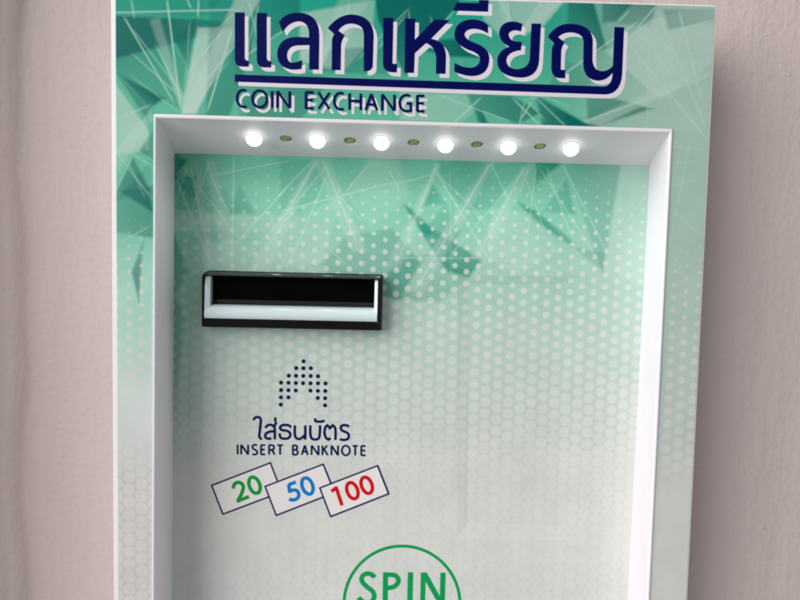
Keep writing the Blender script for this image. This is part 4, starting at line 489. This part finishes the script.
def lamp_mat():
    m = bpy.data.materials.new('lit_white_led')
    m.use_nodes = True
    nt = m.node_tree
    p = nt.nodes['Principled BSDF']
    p.inputs['Base Color'].default_value = (0.9, 0.95, 0.92, 1)
    p.inputs['Emission Color'].default_value = (1.0, 0.985, 0.99, 1)
    p.inputs['Emission Strength'].default_value = LED_POWER
    return m


LED_POWER = 2.2
LED_WATTS = 0.021
M_LED = lamp_mat()

# ------------------------------------------------------------------ setting: the plastered wall
WALL_Y = 50.0
bm = bmesh.new()
prof = [(-700, -32), (-300, -30), (-286, -24), (-262, 4), (-246, 24), (-238, 34), (-233, 39.5), (-230, 41.5), (-226.5, 43), (-224.5, 46.5), (-221.5, 49.0), (-214, 49.8), (-200, 50), (-100, 50), (100, 50), (300, 50), (900, 50)]
zs = [-500 + 40 * i for i in range(51)]
loops = []
for z in zs:
    wob = 2.2 * math.sin(z * 0.031) + 1.5 * math.sin(z * 0.083 + 1) + 0.8 * math.sin(z * 0.21)
    loops.append([P(u + (wob if -260 < u < -205 else 0), z, y) for u, y in prof])
rings(bm, loops, closed=False)
bmesh.ops.reverse_faces(bm, faces=bm.faces[:])
wall = link('wall', bm, M_WALL, smooth=True)
wall['kind'] = 'structure'
wall['label'] = 'pinkish beige plastered wall behind the coin exchange machine'

# ------------------------------------------------------------------ the machine
root = bpy.data.objects.new('coin_exchange_machine', None)
root.empty_display_size = 0.05
COL.objects.link(root)
root['label'] = 'white and green wall mounted coin exchange machine with lit recess and banknote slot'
root['category'] = 'change machine'

# housing: outer shell, rounded front edge, open where the recess sits
bm = bmesh.new()
OUT = BOX
back = [(u, v) for u, v in OUT]
hole = inset(OPENING, 1.0)
rings(bm, [lift(back, WALL_Y - 0.5), lift(OUT, 0), lift(hole, 0), lift(hole, 6)], cap_first=True)
bmesh.ops.recalc_face_normals(bm, faces=bm.faces[:])
shell = link('housing', bm, M_SHELL, root, bevel=1.4, seg=4)

# printed front sheet
bm = bmesh.new()
fo = inset(OUT, (2.9, 1.3, 1.5, 2.0))
fi = [(u, v) for u, v in inset(OPENING, -0.2)]
rings(bm, [lift(fo, -0.05), lift(fo, -0.5), lift(fi, -0.5), lift(fi, -0.05)])
bmesh.ops.recalc_face_normals(bm, faces=bm.faces[:])
face = link('front_panel', bm, M_FACE, root)

# recess frame: bead round the opening and sloping reveals
bm = bmesh.new()
o0 = OPENING
bead = inset(OPENING, (1.3, 2.2, 1.3, 1.3))
rings(bm, [lift(inset(o0, 0.3), 1.5), lift(o0, -1.3), lift(bead, -1.3), lift(inset(bead, 0.25), 0.3), lift(INNER, DEP + 0.6)])
bmesh.ops.recalc_face_normals(bm, faces=bm.faces[:])
# the ceiling face gets round holes for the unlit lamps
nrm = Vector((CEIL_N[0], CEIL_N[2], CEIL_N[1])).normalized()    # points down and out of the recess
ax = Vector((1, 0, 0))
ax = (ax - nrm * ax.dot(nrm)).normalized()
ay = nrm.cross(ax)
bm.faces.ensure_lookup_table()
ceil = max((f for f in bm.faces if abs(f.normal.dot(nrm)) > 0.97 and f.calc_area() > 0.004), key=lambda f: f.calc_area())
bm.normal_update()
c0, cn = ceil.verts[0].co.copy(), ceil.normal.copy()
edges = list(ceil.edges)
bmesh.ops.delete(bm, geom=[ceil], context='FACES_ONLY')
circles = []
for (u, v, d) in HOLES:
    c = P(u, v, d)
    c = c - cn * (c - c0).dot(cn)
    ring = [bm.verts.new(c + (ax * math.cos(2 * math.pi * k / 24) + ay * math.sin(2 * math.pi * k / 24)) * 0.0034) for k in range(24)]
    edges += [bm.edges.new((ring[k], ring[(k + 1) % 24])) for k in range(24)]
    circles.append(ring)
bmesh.ops.triangle_fill(bm, use_beauty=True, use_dissolve=False, edges=edges, normal=nrm)
for ring in circles:
    top = [bm.verts.new(v.co - nrm * 0.004) for v in ring]
    for k in range(24):
        bm.faces.new((ring[k], ring[(k + 1) % 24], top[(k + 1) % 24], top[k]))
bmesh.ops.recalc_face_normals(bm, faces=bm.faces[:])
frame = link('recess_frame', bm, M_REVEAL, root, bevel=0.5, seg=3)

# recessed printed back panel with a shallow pressed rectangle
bm = bmesh.new()
pr = inset(INNER, -3.0)
fl = PRESSED_RECT
fli = inset(PRESSED_RECT, (6.5, 5.5, 16, 9.5))
vs = rings(bm, [lift(pr, DEP + 3), lift(pr, DEP), lift(fl, DEP), lift(fli, DEP + 0.75)], cap_last=True)
bmesh.ops.recalc_face_normals(bm, faces=bm.faces[:])
rec = link('recess_panel', bm, M_REC, root)

# ------------------------------------------------------------------ lettering on the front panel
FD = -0.5
bm = bmesh.new()
for k, g in enumerate(TITLE_WHITE):
    fill(bm, g, FD - 0.05 - 0.01 * (k == len(TITLE_WHITE) - 1), 1)
for k, g in enumerate(TITLE):
    fill(bm, g, FD - 0.10 - 0.02 * (k == len(TITLE) - 1), 0)
link('title_lettering', bm, [M_NAVY, M_WHITE], face)
bm = bmesh.new()
strokes(bm, COIN_WHITE, FD - 0.08, 1)
strokes(bm, COIN, FD - 0.18, 0)
link('subtitle_lettering', bm, [M_NAVY, M_WHITE], face)

# ------------------------------------------------------------------ printing on the recess panel
RD = DEP
bm = bmesh.new()
strokes(bm, THAI, RD - 0.05)
strokes(bm, INSERT, RD - 0.05)
link('instruction_lettering', bm, M_NAVY2, rec)
bm = bmesh.new()
for (u, v) in DOTS:
    fill(bm, [(u + 1.28 * math.cos(a * math.pi / 10), v + 1.28 * math.sin(a * math.pi / 10)) for a in range(20)], RD - 0.05)
link('arrow_symbol', bm, M_NAVY2, rec)
for k, (q, dg, mt, lab) in enumerate(zip(NOTES, DIGITS, (M_GREEN, M_BLUE, M_RED),
                                         ('outlined note with a green 20', 'outlined note with a blue 50', 'outlined note with a red 100'))):
    bm = bmesh.new()
    d = RD - 0.05 - 0.12 * k
    fill(bm, q, d, 0)
    for i in range(4):
        a, b = Vector(q[i]), Vector(q[(i + 1) % 4])
        t = (b - a).normalized() * 0.4
        stroke(bm, [a - t, b + t], 1.0, d - 0.02 - 0.006 * i, 1)
    strokes(bm, dg, d - 0.02, 2)
    o = link('banknote_symbol', bm, [M_NOTE, M_NAVY2, mt], rec)
    o['label'] = lab
bm = bmesh.new()
stroke(bm, RING[1], RING[0], RD - 0.05)
strokes(bm, SPIN, RD - 0.05)
link('round_logo', bm, M_SPIN, rec)

# ------------------------------------------------------------------ banknote slot
u0, u1 = SLOT[3][0], SLOT[1][0]
v0, v1 = (SLOT[2][1] + SLOT[3][1]) / 2, (SLOT[0][1] + SLOT[1][1]) / 2
i0, i1 = u0 + 1.9, u1 - 2.1
w0, w1 = v0 + 5.2, v1 - 2.2
FR = DEP - 10
R0 = (0.8, 0.8, 1.0, 3.4)
R1 = (0.6, 0.6, 0.8, 1.6)
bm = bmesh.new()
bz = [rrect(u0 - .6, v0 - .6, u1 + .6, v1 + .6, R0, DEP - 0.02), rrect(u0 - .6, v0 - .6, u1 + .6, v1 + .6, R0, DEP - 1.0),
      rrect(u0, v0, u1, v1, R0, DEP - 1.4), rrect(u0, v0, u1, v1, R0, FR + 1.2), rrect(u0 + .35, v0 + .35, u1 - .35, v1 - .35, R0, FR + .35),
      rrect(u0 + .9, v0 + .9, u1 - .9, v1 - .9, R0, FR), rrect(i0 - .5, w0 - .4, i1 + .5, w1 + .8, R1, FR),
      rrect(i0, w0, i1, w1 + .3, R1, FR + .6), rrect(i0, w0, i1, w1 - .8, R1, DEP - 0.3)]
rings(bm, bz)
bmesh.ops.recalc_face_normals(bm, faces=bm.faces[:])
slot = link('banknote_slot', bm, M_BLACK, root, smooth=True)
slot.modifiers.new('split', 'EDGE_SPLIT').split_angle = math.radians(50)
# pale U-shaped tray: curved lower lip with two cheeks
bm = bmesh.new()
lipc = [(FR + 5.6, 0.3), (FR - 0.3, 0.15), (FR - 0.9, 0.9), (FR - 1.0, 2.6), (FR - 0.75, 4.2), (FR - 0.1, 5.6), (FR + 1.0, 6.7), (FR + 2.6, 7.5), (FR + 4.4, 8.0), (FR + 6.3, 8.2)]
lp = [[P(i0 + 0.15 + (i1 - i0 - 0.3) * t, w0 + h, y) for y, h in lipc] for t in (0, .25, .5, .75, 1)]
vs = rings(bm, lp, closed=False)
bm.faces.new(vs[0])
bm.faces.new(list(reversed(vs[-1])))
for ua, ub, topw in ((i0 + 0.15, i0 + 3.0, 1.2), (i1 - 1.9, i1 - 0.15, 1.0)):
    vt = w1 - 0.4
    lo = [P(ua, w0 + 3, FR + 6), P(ua, w0 + 3, FR - .6), P(ub, w0 + 3, FR + 0.6), P(ub, w0 + 3, FR + 6)]
    if ua > 0 - 20:
        lo = [P(ua, w0 + 3, FR + 6), P(ua, w0 + 3, FR + .4), P(ub, w0 + 3, FR - .6), P(ub, w0 + 3, FR + 6)]
    mid = [Vector((p.x, p.y + 0.0006, (vt - 6) * MM)) for p in lo]
    hi = [Vector((p.x, p.y + (0.0022 if p.y < (FR + 3) * MM else 0), vt * MM)) for p in lo]
    rings(bm, [lo, mid, hi], cap_first=True, cap_last=True)
bmesh.ops.recalc_face_normals(bm, faces=bm.faces[:])
tray = link('slot_tray', bm, M_TRAY, slot, smooth=True)
tray.modifiers.new('split', 'EDGE_SPLIT').split_angle = math.radians(40)

bm = bmesh.new()
lp = [[P(i0 + .15 + (i1 - i0 - .3) * t, w0 + h, y) for y, h in [(FR + 4.6, 8.0), (FR + 5.2, 8.5), (FR + 5.6, 9.1), (FR + 5.9, 9.9), (FR + 6.1, 10.8)]] for t in (0, .5, 1)]
rings(bm, lp, closed=False)
bmesh.ops.recalc_face_normals(bm, faces=bm.faces[:])
link('lip_shade_strip', bm, M_LIP_SHADE, slot, smooth=True)  # added dark strip, imitates the lip top fading into shade
bm = bmesh.new()
fill(bm, [(i0, w0 + 6), (i1, w0 + 6), (i1, w1), (i0, w1)], FR + 6.4)
link('slot_dark_sheet', bm, M_SLOT_DARK, slot)  # flat black sheet, the slot's inner darkness is put into its colour
# glossy rail along the upper edge
bm = bmesh.new()
rp = [(FR + 1.0, -2.1), (FR - 0.2, -2.0), (FR - 0.55, -1.5), (FR - 0.45, -0.9), (FR + 0.1, -0.35), (FR + 1.0, -0.1)]
lp = [[P(u0 + 3.6 + (u1 - u0 - 4.4) * t, v1 + h, y) for y, h in rp] for t in (0, .5, 1)]
vs = rings(bm, lp, closed=False)
bm.faces.new(vs[0])
bm.faces.new(list(reversed(vs[-1])))
bmesh.ops.recalc_face_normals(bm, faces=bm.faces[:])
rail = link('slot_rail', bm, M_RAIL, slot, smooth=True)
rail.modifiers.new('split', 'EDGE_SPLIT').split_angle = math.radians(60)

# ------------------------------------------------------------------ LEDs and unlit lenses in the sloping ceiling of the recess
def disc_stack(bm, c, prof, n=28, cap=True, mat=0, sx=1.0):
    lps = [[c + nrm * (h * MM) + (ax * math.cos(2 * math.pi * k / n) * sx + ay * math.sin(2 * math.pi * k / n)) * (r * MM) for k in range(n)] for r, h in prof]
    v = rings(bm, lps, mat=mat)
    if cap:
        bm.faces.new(v[-1]).material_index = mat


for (u, v, d) in LEDS:
    c = P(u, v, d)
    bm = bmesh.new()
    R = 4.35
    disc_stack(bm, c, [(R * math.cos(a), 3.6 * math.sin(a)) for a in (-.6, -.4, -.2, 0, .2, .4, .6, .8, 1.0, 1.2, 1.35, 1.48)])
    bmesh.ops.recalc_face_normals(bm, faces=bm.faces[:])
    led = link('led_lamp', bm, M_LED, root, smooth=True)
    bm = bmesh.new()
    disc_stack(bm, c, [(4.7, -2.1), (4.65, -1.95), (4.45, -1.88), (4.05, -1.92), (3.95, -2.1)], cap=False)
    bmesh.ops.recalc_face_normals(bm, faces=bm.faces[:])
    link('lamp_ring', bm, M_RING, led, smooth=True)
    l = bpy.data.lights.new('led_beam', 'SPOT')
    l.energy = LED_WATTS
    l.spot_size = math.radians(178)
    l.spot_blend = 0.8
    l.shadow_soft_size = 0.003
    l.color = (1.0, 0.985, 1.0)
    lo = bpy.data.objects.new('led_beam', l)
    lo.location = c + nrm * 0.007
    lo.rotation_euler = nrm.to_track_quat('-Z', 'Y').to_euler()
    COL.objects.link(lo)
    lo.parent = led
for (u, v, d) in HOLES:
    c = P(u, v, d)
    bm = bmesh.new()
    disc_stack(bm, c, [(3.36, -1.9), (2.7, -1.8)] + [(2.7 * math.cos(a), -1.7 + 1.7 * math.sin(a)) for a in (0, .3, .6, .9, 1.2, 1.42)], n=20)
    bmesh.ops.recalc_face_normals(bm, faces=bm.faces[:])
    link('unlit_lamp', bm, M_HOLE, root, smooth=True)

# ------------------------------------------------------------------ light
w = bpy.data.worlds.new('World')
scene.world = w
w.use_nodes = True
bg = w.node_tree.nodes['Background']
bg.inputs['Color'].default_value = (0.97, 0.98, 1.0, 1)
bg.inputs['Strength'].default_value = 0.30


def area(name, loc, target, size, power, col):
    l = bpy.data.lights.new(name, 'AREA')
    l.shape = 'DISK'
    l.size = size
    l.energy = power
    l.color = col
    o = bpy.data.objects.new(name, l)
    o.location = loc
    o.rotation_euler = (Vector(target) - Vector(loc)).to_track_quat('-Z', 'Y').to_euler()
    COL.objects.link(o)
    return o


az, el, dist = math.radians(52), math.radians(20), 3.0
area('window_light', (-dist * math.sin(az) * math.cos(el), -dist * math.cos(az) * math.cos(el), 0.29 + dist * math.sin(el)), (0, 0, 0.29), 3.2, 117.0, (1.0, 0.98, 0.97))

# ------------------------------------------------------------------ camera
cam = bpy.data.cameras.new('camera')
cam.lens = LENS
cam.sensor_width = 36
cam.clip_start = 0.01
cam.clip_end = 50
cam.dof.use_dof = True
cam.dof.focus_distance = 0.375
cam.dof.aperture_fstop = 11.0
co = bpy.data.objects.new('camera', cam)
co.matrix_world = Matrix.Translation(Vector(CAM_LOC)) @ Matrix(CAM_R).to_4x4()
COL.objects.link(co)
scene.camera = co

scene.view_settings.view_transform = 'Standard'
scene.view_settings.look = 'None'
scene.view_settings.exposure = 0.0
scene.view_settings.gamma = 1.0
scene.cycles.use_denoising = True
scene.cycles.filter_width = 2.0
